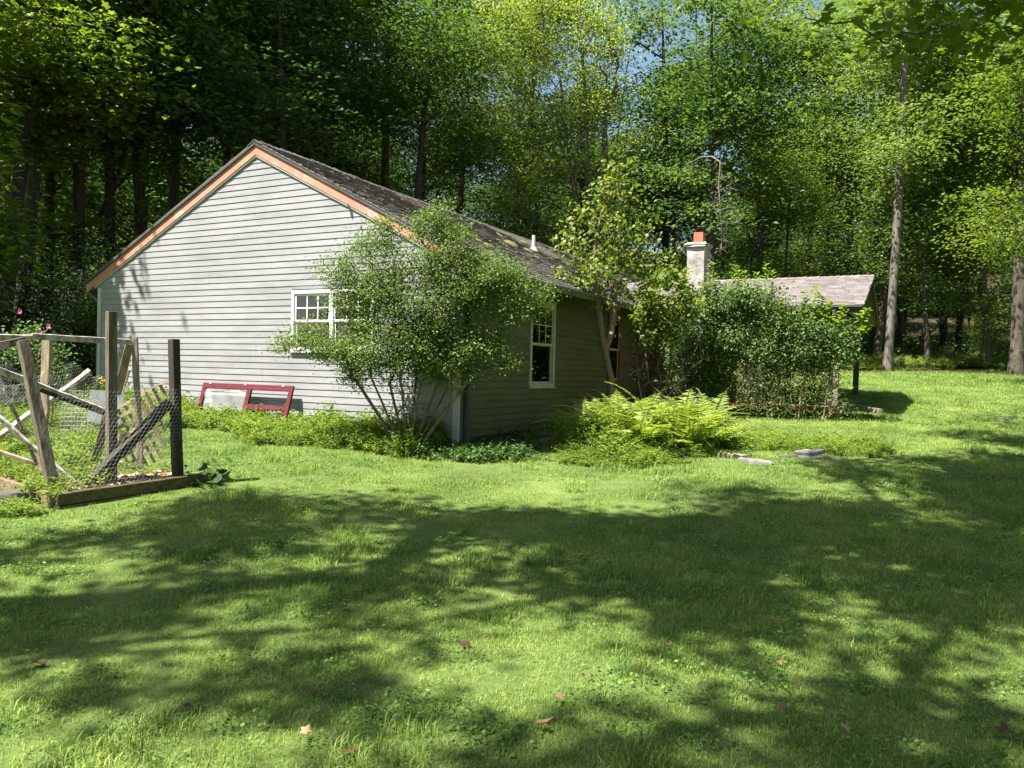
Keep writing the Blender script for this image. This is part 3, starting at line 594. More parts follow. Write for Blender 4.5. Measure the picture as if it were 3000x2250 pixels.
# windows -------------------------------------------------------------
def window(parent, x0, x1, z0, z1, face, trim='white_trim', casing=None, split=1, grid=(0, 0), mt='M', blinds=False, casew=.06):
    """face 'g': on the gable wall (outward -y), 's': on the side wall (outward +x)."""
    if face == 'g': T = Matrix.Identity(4)
    else: T = Matrix.Rotation(pi / 2, 4, 'Z')
    w = empty('window', (0, 0, 0)); w.parent = parent; w.matrix_local = T
    def bx(mb, a, b, c, d, y0, y1): mb.box(a, y0, c, b, y1, d)
    m = MB(); cw = casew
    bx(m, x0, x0 + cw, z0, z1, -.032, .02); bx(m, x1 - cw, x1, z0, z1, -.032, .02); bx(m, x0 + cw, x1 - cw, z1 - cw, z1, -.032, .02); bx(m, x0 + cw, x1 - cw, z0, z0 + cw * .8, -.032, .02)
    m.obj('frame', M[casing or trim], w, bevel=.003)
    m = MB(); bx(m, x0 - .01, x1 + .01, z0 - .025, z0 - .001, -.055, .0); m.obj('sill', M[casing or trim], w, bevel=.003)
    xi0, xi1, zi0, zi1 = x0 + cw, x1 - cw, z0 + cw * .8, z1 - cw; ws = (xi1 - xi0) / split
    for k in range(split):
        a, b = xi0 + k * ws, xi0 + (k + 1) * ws
        if k: m = MB(); bx(m, a - .03, a + .03, zi0 + .001, zi1 - .001, -.03, .02); m.obj('mullion', M[trim], w, bevel=.003); a += .03
        if k < split - 1: b -= .03
        zm = (zi0 + zi1) / 2 - .005; t = .035
        for (c, d, yy) in ((zi0, zm + .012, .008), (zm - .012, zi1, -.012)):
            up_ = yy < 0
            m = MB(); bx(m, a + .001, a + t, c + .001, d - .001, yy, yy + .022); bx(m, b - t, b - .001, c + .001, d - .001, yy, yy + .022); bx(m, a + t, b - t, c + .001, c + t, yy, yy + .022); bx(m, a + t, b - t, d - t, d - .001, yy, yy + .022)
            m.obj('sash', M[trim], w, bevel=.003)
            m = MB(); bx(m, a + t - .004, b - t + .004, c + t - .004, d - t + .004, yy + .009, yy + .013); m.obj('pane', M['glass'], w)
            if up_ and grid[0]:
                m = MB()
                for i in range(1, grid[0]): xx = a + t + (b - a - 2 * t) * i / grid[0]; bx(m, xx - .009, xx + .009, c + t, d - t, yy + .002, yy + .008)
                for i in range(1, grid[1]): zz = c + t + (d - c - 2 * t) * i / grid[1]; bx(m, a + t, b - t, zz - .009, zz + .009, yy + .0025, yy + .0075)
                m.obj('muntins', M[trim], w)
        if blinds:
            zz = zi1 - .02
            while zz > zi0 + (.02 if blinds > 1 else (zi1 - zi0) * .45):
                m = MB(); m.add([(a + .03, .045, zz - .008), (b - .03, .045, zz - .008), (b - .03, .062, zz + .004), (a + .03, .062, zz + .004)], [(0, 1, 2, 3)]); m.obj('blind_slat', M['blind'], w); zz -= .025
        else:
            m = MB(); n = 26
            for i in range(n):
                u0, u1 = i / n, (i + 1) / n; y0, y1 = .075 + .012 * sin(u0 * 60), .075 + .012 * sin(u1 * 60)
                m.add([(a + (b - a) * u0, y0, zi0), (a + (b - a) * u1, y1, zi0), (a + (b - a) * u1, y1, zi1), (a + (b - a) * u0, y0, zi1)], [(0, 1, 2, 3)])
            m.obj('curtain', M['curtain'], w)
    return w
window(house, *GWIN, 'g', split=2, grid=(3, 2), blinds=2, casew=.055)
window(house, SW1[0], SW1[1], SW1[2], SW1[3], 's', 'window_trim', grid=(3, 2), casew=.07)
window(house, SW2[0], SW2[1], SW2[2], SW2[3], 's', 'window_trim', casing='red_brown', casew=.075)

# porch wing ------------------------------------------------------------
WE, WS0, WSR, WS1 = 4.62, 7.94, 10.92, 13.9; WZR, WZE = 3.98 - HZ, 3.05 - HZ; WSL = (WZR - WZE) / (WSR - WS0)
def wroof(side, d, x, up=0.):
    n = Vector((0, side * WSL, 1)).normalized(); return Vector((x, WSR + side * d, WZR - WSL * d)) + n * up
x_in = -1.55
for side in (-1, 1):
    m = MB(); A = [wroof(side, d, x, u) for u in (-.06, -.005) for d, x in ((0, x_in), (2.98, .3), (2.98, WE), (0, WE))]
    m.add(A, [(0, 1, 2, 3), (4, 7, 6, 5), (0, 4, 5, 1), (1, 5, 6, 2), (2, 6, 7, 3), (3, 7, 4, 0)]); m.obj('wing_roof_deck', M['dark_wood'], house)
def wf(d, y, u): return wroof(-1, d, -y, u)      # run along -x so tabs go from the end inwards
rs_ = random.Random(8); m = MB(); c_ = math.sqrt(1 + WSL ** 2); Ls = 3.0 * c_; n_ = int(Ls / .14) + 1
for i in range(n_):
    s0, s1 = max(i * .14 - .005, 0), min(i * .14 + .157, Ls + .03); d0, d1 = s0 / c_, s1 / c_; x = x_in + 1.85 * d0 / 2.98 - rs_.uniform(0, .2)
    while x < WE + .03:
        w = rs_.choice((.16, .24, .31, .33)); a, b = x, min(x + w - .006, WE + .03); x += w
        if b - a < .02: continue
        m.cur = rs_.random(); lf = rs_.uniform(.008, .014)
        q = [wroof(-1, d0, a, .002), wroof(-1, d0, b, .002), wroof(-1, d1, b, lf), wroof(-1, d1, a, lf), wroof(-1, d1, b, 0), wroof(-1, d1, a, 0), wroof(-1, d0, b, -.004)]
        m.add(q, [(0, 3, 2, 1), (3, 5, 4, 2), (1, 2, 4, 6)])
m.obj('wing_shingles', M['shingle_new'], house)['kind'] = 'stuff'
m = MB(); x = WE + .02
while x > x_in:
    m.cur = rs_.random(); l = rs_.uniform(.002, .012); z = WZR + .014; w = .14
    q = [(x, WSR, z + l + .012), (x, WSR - w, z + l - w * WSL), (x, WSR + w, z + l - w * WSL), (x - .2, WSR, z), (x - .2, WSR - w, z - w * WSL), (x - .2, WSR + w, z - w * WSL)]
    q2 = [(a, b, c - .012) for a, b, c in q]; m.add(q + q2, [(0, 1, 4, 3), (0, 3, 5, 2), (0, 2, 8, 6), (1, 0, 6, 7), (2, 5, 11, 8), (1, 7, 10, 4)]); x -= .15
m.obj('ridge_cap', M['shingle_new'], house)['kind'] = 'stuff'
# rake boards of the wing end, gable planks
for side in (-1, 1):
    m = MB(); P0 = wroof(side, 0, WE + .005, -.01); P1 = wroof(side, 3.0, WE + .005, -.01)
    pts = [P0, P1, P1 - Vector((0, 0, .13)), P0 - Vector((0, 0, .13))]; pts = [Vector(p) for p in pts] + [Vector(p) - Vector((.025, 0, 0)) for p in pts]
    m.add(pts, [(0, 3, 2, 1), (4, 5, 6, 7), (0, 1, 5, 4), (1, 2, 6, 5), (2, 3, 7, 6), (3, 0, 4, 7)]); m.obj('rake_board', M['dark_wood'], house)
GX = WE - .42; z = WZE - .02; k = 0
while z < WZR - .12:
    h_ = (WZR - .07 - z) / WSL
    if h_ > .1:
        m = MB(); m.cur = hr.random(); h2 = max((WZR - .07 - z - .13) / WSL, .02); m.add([(GX, WSR - h_, z), (GX, WSR + h_, z), (GX + .004, WSR + h2, z + .13), (GX + .004, WSR - h2, z + .13), (GX + .016, WSR - h_, z), (GX + .016, WSR + h_, z), (GX + .008, WSR + h2, z + .13), (GX + .008, WSR - h2, z + .13)], [(4, 5, 6, 7), (3, 2, 1, 0), (0, 1, 5, 4), (1, 2, 6, 5), (3, 7, 6, 2), (0, 4, 7, 3)])
        m.obj('gable_plank', M['soffit'], house)
    z += .135
# ceiling planks under the eave and gable overhang
for i in range(24):
    m = MB(); m.cur = hr.random(); d0 = i * .125; 
    for side in (-1, 1):
        P_ = [wroof(side, d0 + .003, GX + .02, -.075), wroof(side, d0 + .122, GX + .02, -.075), wroof(side, d0 + .122, WE - .03, -.075), wroof(side, d0 + .003, WE - .03, -.075)]
        m.add(P_ + [p + Vector((0, 0, .012)) for p in P_], [(0, 1, 2, 3), (4, 7, 6, 5), (0, 4, 5, 1), (1, 5, 6, 2), (2, 6, 7, 3), (3, 7, 4, 0)])
    m.obj('soffit_plank', M['soffit'], house)
for i in range(30):
    y0 = 8.35 + i * .172; m = MB(); m.cur = hr.random(); m.box(2.25, y0, WZE - .09, GX - .02, y0 + .166, WZE - .075); m.obj('ceiling_plank', M['soffit'], house)
# front fascia, gutter, beams
m = MB(); m.box(.6, WS0 - .02, WZE - .15, WE, WS0 + .005, WZE - .03); m.obj('eave_board', M['gutter_dark'], house)
m = MB(); y_ = WS0 - .022; pr = [(0, 0), (0, -.1), (-.06, -.1), (-.08, -.05), (-.1, -.035), (-.1, 0), (-.09, 0), (-.085, -.03), (-.008, -.09), (-.006, 0)]
n = len(pr); z_ = WZE - .02; A = [(.6, y_ + a, z_ + b) for a, b in pr]; B = [(WE, y_ + a, z_ + b) for a, b in pr]; m.add(A + B, [(i, (i + 1) % n, n + (i + 1) % n, n + i) for i in range(n)] + [tuple(range(6)), tuple(range(n, n + 6))]); m.obj('gutter', M['gutter_dark'], house)
m = MB(); m.tube([(4.1, WS0 - .07, WZE - .1), (4.1, WS0 - .07, WZE - .2), (4.12, 8.12, WZE - .48), (4.12, 8.2, WZE - .56), (4.12, 8.2, WZE - .9)], .04, 8); m.obj('downspout', M['gutter_dark'], house)
m = MB(); m.box(.2, 8.24, WZE - .34, GX, 8.36, WZE - .1); m.obj('porch_beam', M['dark_wood'], house)
m = MB(); m.box(2.25, 13.45, WZE - .42, GX, 13.57, WZE - .1); m.obj('porch_beam', M['beige'], house)
m = MB(); m.box(GX - .12, 8.37, WZE - .34, GX, 13.44, WZE - .1); m.obj('porch_beam', M['dark_wood'], house)
DZ = .95 - HZ
for (x, y, mt, w_) in ((4.12, 8.32, 'wood_grey', .10), (4.0, 8.62, 'dark_wood', .1), (4.12, 13.5, 'dark_wood', .14), (2.4, 13.5, 'dark_wood', .12), (2.6, 8.32, 'dark_wood', .1), (4.12, 10.9, 'dark_wood', .13)):
    if y == 10.9: continue
    m = MB(); m.box(x - w_ / 2, y - w_ / 2, DZ, x + w_ / 2, y + w_ / 2, WZE - .35 if y != 13.5 else WZE - .43); m.obj('porch_post', M[mt], house, bevel=.006)
for i in range(38):
    y0 = 8.2 + i * .142; m = MB(); m.cur = hr.random(); m.box(2.25, y0, DZ - .03, GX + .1, y0 + .137, DZ); m.obj('deck_board', M['wood_grey'], house)
m = MB(); m.box(.1, 8.16, DZ - .13, GX + .12, 8.195, DZ - .005); m.obj('deck_edge', M['red_brown'], house)
m = MB(); m.box(.2, 8.25, DZ - .6, GX, 8.35, DZ - .14); m.box(GX, 8.25, DZ - .6, GX + .08, 13.5, DZ - .14); m.obj('foundation', M['rock_dark'], house)
# wing walls (enclosed part)
for k in range(22):
    z0 = .1 + k * .1016
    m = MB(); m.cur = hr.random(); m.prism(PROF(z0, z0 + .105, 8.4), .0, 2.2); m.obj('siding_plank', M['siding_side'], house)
m = MB(); m.box(.002, 8.402, -.1, 2.2, 8.5, WZE - .1); m.box(2.1, 8.5, -.1, 2.2, 13.5, WZE - .1); m.box(.002, 13.4, -.1, 2.09, 13.5, WZE - .1); m.obj('wall', M['beige'], house)
# chimney
ch = empty('chimney', (0, 0, 0)); ch.parent = house
def rough_box(mb, x0, y0, z0, x1, y1, z1, rs, nz, j):
    pts = []; 
    for k in range(nz + 1):
        z = z0 + (z1 - z0) * k / nz
        for x, y in ((x0, y0), ((x0 + x1) / 2, y0), (x1, y0), (x1, (y0 + y1) / 2), (x1, y1), ((x0 + x1) / 2, y1), (x0, y1), (x0, (y0 + y1) / 2)): pts.append((x + rs.uniform(-j, j), y + rs.uniform(-j, j), z))
    fs = [tuple(range(8))[::-1], tuple(nz * 8 + k for k in range(8))]
    for k in range(nz):
        for i in range(8): fs.append((k * 8 + i, k * 8 + (i + 1) % 8, (k + 1) * 8 + (i + 1) % 8, (k + 1) * 8 + i))
    mb.add(pts, fs)
cr_ = random.Random(3); cz = 4.33 - HZ
m = MB(); rough_box(m, 1.12, 7.5, -.3, 1.5, 7.93, cz, cr_, 14, .006); m.obj('stack', M['concrete'], ch)
m = MB()
for k, (o_, za, zb_) in enumerate(((.035, -.01, .035), (.055, .03, .065), (.02, .06, .085))): rough_box(m, 1.12 - o_, 7.5 - o_, cz + za, 1.5 + o_, 7.93 + o_, cz + zb_, cr_, 1, .014)
m.obj('cap', M['cap'], ch)
m = MB(); cx_, cy_ = 1.33, 7.7; f0, f1, zz = .1, .075, cz + .05
for a, b in (((-f0, -f0), (f0, -f1)), ((-f0, f1), (f0, f0)), ((-f0, -f1 + .001), (-f1, f1 - .001)), ((f1, -f1 + .001), (f0, f1 - .001))): m.box(cx_ + a[0], cy_ + a[1], zz, cx_ + b[0], cy_ + b[1], zz + .27)
m.obj('flue', M['terracotta'], ch)

# red storm frame leaning on the gable wall --------------------------------
fr = empty('window_frame', (*hw(-3.95, -.32), float(gz(*hw(-3.95, -.32)))), -TH, 'old dark red wooden window frame leaning on the grey gable wall in the weeds', 'window frame')
base = float(gz(*hw(-3.95, -.32)))
top = 1.21 - base; lean = .2; L_ = math.hypot(top, lean)
T = Matrix.Rotation(-math.atan2(lean, top), 4, 'X')
def fbox(mb, a, b, c, d, y0=-.02, y1=.02): mb.box(a, y0, c, b, y1, d, T)
for nm_, (a, b, c, d) in (('rail', (-1.0, 1.0, L_ - .09, L_)), ('rail', (-1.0, 1.0, .0, .09)), ('stile', (-1.0, -.92, .091, L_ - .091)), ('stile', (.92, 1.0, .091, L_ - .091)), ('stile', (.03, .12, .091, L_ - .091)), ('rail', (.121, .919, .30, .38))):
    m = MB(); fbox(m, a, b, c, d); m.obj(nm_, M['red_wood'], fr, bevel=.004)
m = MB(); n = 10
for i in range(n):
    for j in range(5):
        f = lambda u, v: T @ Vector((-.92 + .95 * u, .01 + .02 * sin(u * 9 + v * 5) + .012 * sin(v * 13 + u * 21), .09 + (L_ - .18) * v * (1 - .12 * max(0, sin(u * 7)))))
        m.add([f(i / n, j / 5), f((i + 1) / n, j / 5), f((i + 1) / n, (j + 1) / 5), f(i / n, (j + 1) / 5)], [(0, 1, 2, 3)])
m.obj('torn_screen', M['plastic'], fr, smooth=True)
for x in (-.82, -.02, .80):
    m = MB(); fbox(m, x - .03, x + .03, L_ - .03, L_ + .018, -.03, -.021); m.obj('clip', M['metal'], fr, bevel=.004)

# ------------------------------------------------------------------ garden bed and ruined enclosure
def EP(cx, cy, Y): return at(cx / 2.8597, 950 + cy / 2.8597, Y)
K = Vector((-4.22, 7.40, 0)); RR = Vector((-3.38, 8.52, 0)); d_ = (RR - K).normalized(); l_ = Vector((-d_.y, d_.x, 0)); LF = K + l_ * 2.6; BK = RR + l_ * 2.6
bed = empty('raised_bed', (K.x, K.y, .1), 0, 'low raised garden bed edged with weathered timbers and mulched with wood chips', 'garden bed')
O_ = Vector((K.x, K.y, .1))
def bo(m, name, mat, bev=.006): return m.obj(name, M[mat], bed, bevel=bev)
m = MB(); m.beam(K - O_ + Vector((0, 0, .215)) + d_ * -.02, RR - O_ + Vector((0, 0, .28)) + d_ * .12, .1, .11, seg=8, jit=.003, rng=hr); bo(m, 'timber', 'wood_bed_shade')
m = MB(); m.beam(K - O_ + Vector((.014, -.008, .10)) + d_ * -.02, RR - O_ + Vector((0.014, -.008, .16)) + d_ * .12, .095, .11, seg=8, jit=.003, rng=hr); bo(m, 'timber', 'wood_bed_shade')
m = MB(); m.beam(K - O_ + Vector((0, 0, .165)) + l_ * .055, LF - O_ + Vector((0, 0, .21)), .05, .21, seg=6, jit=.003, rng=hr); bo(m, 'timber', 'wood_bed')
m = MB(); m.beam(K - O_ + Vector((0, 0, .06)) + l_ * .055, LF - O_ + Vector((0, 0, .08)), .055, .08, seg=4); bo(m, 'timber', 'wood_bed')
m = MB(); m.beam(RR - O_ + Vector((0, 0, .23)) + l_ * .06, BK - O_ + Vector((0, 0, .24)), .05, .14, seg=4); bo(m, 'timber', 'wood_bed')
m = MB(); n = 16; vs = []
for j in range(n + 1):
    for i in range(n + 1):
        p = K + d_ * (.04 + 1.3 * i / n) + l_ * (.04 + 2.5 * j / n); vs.append((p.x - O_.x, p.y - O_.y, .125 + .06 * i / n + .018 * hr.uniform(-1, 1) + .03 * sin(j * .9)))
m.add(vs, [(j * (n + 1) + i, j * (n + 1) + i + 1, (j + 1) * (n + 1) + i + 1, (j + 1) * (n + 1) + i) for j in range(n) for i in range(n)]); o = m.obj('soil', M['wood_bed'], bed, smooth=True); o['kind'] = 'stuff'
m = MB()
for _ in range(2600):
    u, v = hr.random(), hr.random() ** 1.3; p = K + d_ * (.08 + 1.22 * u) + l_ * (.08 + 2.3 * v); c = Vector((p.x - O_.x, p.y - O_.y, .135 + .06 * u + hr.uniform(0, .03) + .03 * sin(v * 14)))
    a = hr.uniform(0, 6.3); w = hr.uniform(.008, .02); L = hr.uniform(.015, .045); t = Vector((cos(a) * L, sin(a) * L, hr.uniform(-.4, .4) * L)); s_ = Vector((-sin(a) * w, cos(a) * w, hr.uniform(-.5, .5) * w)); m.cur = hr.random()
    m.add([c - t - s_, c + t - s_, c + t + s_, c - t + s_], [(0, 1, 2, 3)])
o = m.obj('wood_chips', M['chips'], bed); o['kind'] = 'stuff'

enc = empty('garden_enclosure', (-4.4, 8.2, .25), 0, 'collapsing garden enclosure of leaning timber posts, rails and chicken wire', 'fence')
OE = Vector((-4.4, 8.2, .25))
def bar(name, a, Ya, b, Yb, w, h, mat, roll=0., seg=6, jit=.003, ext=0., up=(0, 0, 1), bev=.005):
    A = EP(*a, Ya) - OE; B = EP(*b, Yb) - OE; m = MB(); m.beam(A, B, w, h, roll, seg, jit, hr, up); return m.obj(name, M[mat], enc, bevel=bev)
yaw = math.atan2(d_.x, d_.y)
bar('post', (932, 1380), 8.1, (934, -108), 8.1, .088, .088, 'wood_post', -.72)
bar('post', (1488, 1310), 8.45, (1455, 125), 8.45, .088, .088, 'wood_dark', -yaw + .12)
bar('post', (462, 1460), 7.62, (188, 140), 7.75, .095, .095, 'wood_post', -.72, 8, .004)
bar('post', (1180, 1240), 8.85, (1128, 113), 8.85, .062, .05, 'wood_grey', .2, 8, .005)
bar('post', (342, 1330), 8.5, (397, 112), 8.7, .085, .06, 'wood_tan', .1, 8, .006)
bar('rail', (265, 98), 8.2, (1095, 150), 8.83, .04, .062, 'wood_white', .1, 10, .004)
bar('rail', (-180, 100), 7.9, (275, 108), 8.2, .035, .05, 'wood_white', .2, 5, .004)
bar('rail', (-150, 330), 7.9, (862, 728), 8.75, .05, .065, 'wood_white', .3, 10, .005)
bar('rail', (330, 545), 8.15, (868, 745), 8.78, .03, .045, 'wood_dark', .3, 6, .006)
bar('rail', (-120, 1020), 8.3, (757, 392), 9.1, .05, .055, 'wood_white', .6, 8, .005)
bar('rail', (-60, 740), 7.9, (685, 1378), 8.05, .035, .05, 'wood_white', .4, 8, .005)
bar('brace', (-30, 400), 8.4, (305, 1150), 8.2, .03, .035, 'wood_dark', .4, 6, .008)
bar('rail', (-80, 1050), 8.2, (310, 1170), 8.2, .03, .04, 'lattice', .2, 4, .004)
bar('brace', (695, 1385), 7.85, (1425, 655), 8.42, .09, .085, 'wood_dark', .25, 8, .004)
bar('brace', (980, 590), 8.95, (1088, 165), 8.9, .085, .035, 'wood_tan', .3, 4, .003)
bar('brace', (800, 1140), 9.05, (905, 720), 9.0, .085, .035, 'wood_tan', .3, 4, .003)
bar('brace', (1040, 520), 9.1, (1082, 380), 9.1, .03, .02, 'wood_tan', .1, 2, .003)
# twigs along the top left
for k in range(7):
    m = MB(); y0 = 100 + k * 9
    m.tube([EP(-60, y0 + 60 + k * 5, 7.9) - OE, EP(80, y0 + 35, 7.95) - OE, EP(180, y0 + 12, 8.0) - OE, EP(270 - k * 12, y0 - 4 + k, 8.1) - OE], [.006, .007, .007, .004], 5); m.obj('stick', M['stem'], enc)
m = MB(); m.tube([EP(345, 190, 8.4) - OE, EP(330, 260, 8.4) - OE, EP(290, 345, 8.4) - OE, EP(275, 360, 8.4) - OE], [.006, .006, .004, .003], 5); m.obj('stick', M['twig'], enc)
# lattice
lat = empty('lattice_panel', (0, 0, 0)); lat.parent = enc
def slat(a, b, Ya, Yb): m = MB(); m.cur = hr.random(); m.beam(EP(*a, Ya) - OE, EP(*b, Yb) - OE, .036, .008, hr.uniform(-.12, .12), 3, .002, hr, up=(0, 1, 0)); m.obj('slat', M['lattice'], lat)
for i, xe in enumerate([1425, 1425, 1420, 1405, 1350, 1335, 1310]):
    y0 = 712 + 86 * i; x0 = 965 if i < 5 else 1010; slat((x0, y0 - .54 * (x0 - 965)), (xe, y0 - .54 * (xe - 965)), 9.25, 9.35)
for j in range(-2, 8):
    x0 = 980 + 60 * j; y0 = 705 - .54 * (x0 - 965); L = 560 if j < 4 else 460
    L = min(L, (1385 - x0) / .45); 
    if x0 < 975: y0 += (975 - x0) * 1.9; L -= 100; x0 = 975
    if L > 60: slat((x0, y0), (x0 + .46 * L, y0 + .89 * L), 9.27, 9.37)
# chicken wire
def hexnet(f, W_, H_, c=.042, r=.0009, keep=None):
    E = []; dx = c; dy = c * .9; nxx = int(W_ / dx); nyy = int(H_ / dy)
    for j in range(nyy):
        for i in range(nxx):
            x = (i + .5 * (j % 2)) * dx; y = j * dy
            a = (x, y + dy * .33); b = (x + dx / 2, y); c2 = (x - dx / 2, y); d2 = (x, y + dy)
            E += [(a, b), (a, c2), (a, d2)]
    P = []; Fc = []; n = 0
    for a, b in E:
        A, B = f(*a), f(*b)
        if A is None or B is None: continue
        if keep and not keep(a): continue
        t = (B - A); t.normalize(); u = t.cross(Vector((.3, 1, .2))).normalized(); v = t.cross(u)
        for q in (A, B):
            for k in range(3): P.append(q + (u * cos(2.094 * k) + v * sin(2.094 * k)) * r)
        for k in range(3): Fc.append((n + k, n + 3 + k, n + 3 + (k + 1) % 3, n + (k + 1) % 3))
        n += 6
    return raw_mesh('chicken_wire', [tuple(p) for p in P], Fc, M['wire'], rnd=np.zeros(len(P)))
dz_ = lambda x, y: .008 * sin(x * 9) + .012 * sin(y * 7 + x * 3)
nrm = Vector((d_.y, -d_.x, 0))
def net_front(x, y):   # along the long side, outside of the posts
    u = x / 1.35; top = .95 + .22 * sin(u * 3.1) * .3
    if y > top: return None
    p = K + d_ * (.02 + x) + nrm * (-.055 + dz_(x, y)); return Vector((p.x, p.y, .25 + .04 * u + y * 1.0)) - OE
o = mobj('chicken_wire', hexnet(net_front, 1.32, 1.0, .042, .0011), enc); o['kind'] = 'stuff'
def net_left(x, y):
    top = .62 + .32 * sin(x * 2.2 + .9) ** 2
    if y > top + .1: return None
    a = EP(-140, 900, 7.9); b = EP(900, 830, 9.0); u = x / 2.6; p = a.lerp(b, u); return Vector((p.x + dz_(x, y) * 3, p.y + .05 * sin(y * 8 + x * 5), p.z + y * .8 - .12 * sin(u * 3.1))) - OE
o = mobj('chicken_wire', hexnet(net_left, 2.5, 1.0, .046, .001), enc); o['kind'] = 'stuff'
def net_roll(x, y):
    a = EP(-100, 560, 8.1); b = EP(420, 430, 8.6); u = x / 1.5; p = a.lerp(b, u); th_ = y * 14; return Vector((p.x + .02 * sin(x * 20), p.y + .09 * cos(th_), p.z + .09 * sin(th_) - .1 * sin(u * 3.1))) - OE
o = mobj('chicken_wire', hexnet(net_roll, 1.5, .5, .044, .001), enc); o['kind'] = 'stuff'
# grey sheet beyond
a0 = EP(790, 730, 10.3); sh = empty('metal_sheet', tuple(a0), 0, 'small grey metal sheet and cage panel leaning in the weeds behind the enclosure', 'metal sheet')
m = MB(); m.beam(Vector((.12, 0, -.15)), Vector((.14, .05, .27)), .44, .004, 0, up=(0, 1, 0)); m.obj('sheet', M['metal'], sh)
m = MB(); 
for x in np.linspace(-.45, -.1, 9): m.tube([(x, .03, -.25), (x, .06, .26)], .002, 3)
for z in np.linspace(-.25, .26, 10): m.tube([(-.45, .03, z), (-.1, .03, z)], .002, 3)
m.obj('cage_panel', M['wire'], sh)

# ------------------------------------------------------------------ stones
def stone(px, py, L, Wd_, H_, rz, mat, label, group, seed, lift=0.):
    p = on_ground(px, py); rs = np.random.RandomState(seed); m = MB(); n = 15; V_ = []
    ang = np.sort(rs.uniform(0, 2 * pi, n)); rad = rs.uniform(.72, 1.12, n)
    for z, q in ((-.3, .96), (.55, 1.0), (.8, .97), (1, .85)):
        for a, r_ in zip(ang, rad): V_.append((cos(a) * r_ * q * L, sin(a) * r_ * q * Wd_, z * H_ + rs.uniform(-.16, .16) * H_))
    F_ = [tuple(range(n))[::-1], tuple(3 * n + k for k in range(n))]
    for k in range(3):
        for i in range(n): F_.append((k * n + i, k * n + (i + 1) % n, (k + 1) * n + (i + 1) % n, (k + 1) * n + i))
    m.add(V_, F_); o = m.obj('stone', M[mat]); o.location = (p.x, p.y, p.z + lift - .015); o.rotation_euler = (rs.uniform(-.1, .1), rs.uniform(-.1, .1), rz); tag(o, label, 'stone', group); return o
G_ = 'flat stones edging the garden patch'
stone(2215, 1358, .24, .13, .07, -.2, 'stone', 'large grey flagstone tilted forward at the front of the stone edging', G_, 1)
stone(2300, 1342, .2, .1, .05, .1, 'stone', 'grey flat stone in the middle of the stone edging', G_, 2)
stone(2375, 1343, .26, .13, .05, .0, 'stone', 'lower slab of the two stacked at the right of the stone edging', G_, 3)
stone(2370, 1338, .24, .12, .05, .15, 'stone', 'pale top slab stacked on another at the right of the stone edging', G_, 4, .06)
stone(2440, 1352, .16, .09, .05, .3, 'stone', 'small stone at the right end of the stone edging', G_, 5)
stone(2150, 1338, .25, .12, .06, -.1, 'stone_moss', 'brown mossy stone at the left end of the stone edging beside the ferns', G_, 6)
stone(2965, 1228, .28, .22, .03, 0, 'stone', 'flat pale stone lying in the sunny lawn at the right edge', None, 7)
stone(1640, 1300, .3, .14, .09, .1, 'stone_moss', 'mossy ledge stone beneath the side wall left of the ferns', 'mossy stones at the foot of the side wall', 8)
stone(1690, 1318, .26, .12, .06, -.1, 'stone_moss', 'layered dark stone just in front of the mossy ledge', 'mossy stones at the foot of the side wall', 9)
stone(1620, 1285, .22, .12, .09, .4, 'stone_moss', 'green moss topped stone nearest the side wall', 'mossy stones at the foot of the side wall', 10, .03)
stone(1480, 1300, .16, .1, .05, .4, 'stone_moss', 'small tan stone in the dark ground cover by the house corner', 'mossy stones at the foot of the side wall', 11)
stone(20, 1475, .2, .14, .12, .4, 'rock_dark', 'dark rock in the weeds beside the left end of the raised bed', None, 12)
# grey beam end resting off the porch corner
a, b = Vector((*hw(4.35, 8.1), 1.0)), Vector((*hw(5.05, 7.2), .93)); m = MB(); m.beam(Vector((0, 0, 0)), b - a, .09, .09, seg=3, jit=.003, rng=hr); o = m.obj('loose_beam', M['wood_grey'], bevel=.005); o.location = a; tag(o, 'weathered grey beam running out from the porch deck corner', 'beam')

# ------------------------------------------------------------------ scattered ground plants
def tuft(seed, n, rad, h0, h1, w, bend=.6, mat='grass', name='tuft'):
    rs = np.random.RandomState(seed); a = rs.uniform(0, 2 * pi, n); r = rad * np.sqrt(rs.random(n)); B = np.stack([np.cos(a) * r, np.sin(a) * r, np.full(n, -.01)], 1)
    h = rs.uniform(h0, h1, n)[:, None]; az = rs.uniform(0, 2 * pi, n); dr = np.stack([np.cos(az), np.sin(az), np.zeros(n)], 1); sd = np.stack([-np.sin(az + rs.normal(0, .6, n)), np.cos(az), np.zeros(n)], 1)
    b = rs.uniform(.1, 1, n)[:, None] * bend; ww = w * rs.uniform(.6, 1.3, n)[:, None]; up = np.array([[0, 0, 1.]])
    M1 = B + up * h * .55 + dr * h * b * .3; T = B + up * h * (1 - .35 * b) + dr * h * b * 1.0
    V = np.stack([B - sd * ww / 2, B + sd * ww / 2, M1 - sd * ww * .45, M1 + sd * ww * .45, T], 1)
    F = (np.array([(0, 1, 3), (0, 3, 2), (2, 3, 4)])[None] + (np.arange(n) * 5)[:, None, None]).reshape(-1, 3)
    return raw_mesh(name, V.reshape(-1, 3), F, M[mat], False, np.repeat(rs.random(n), 5))
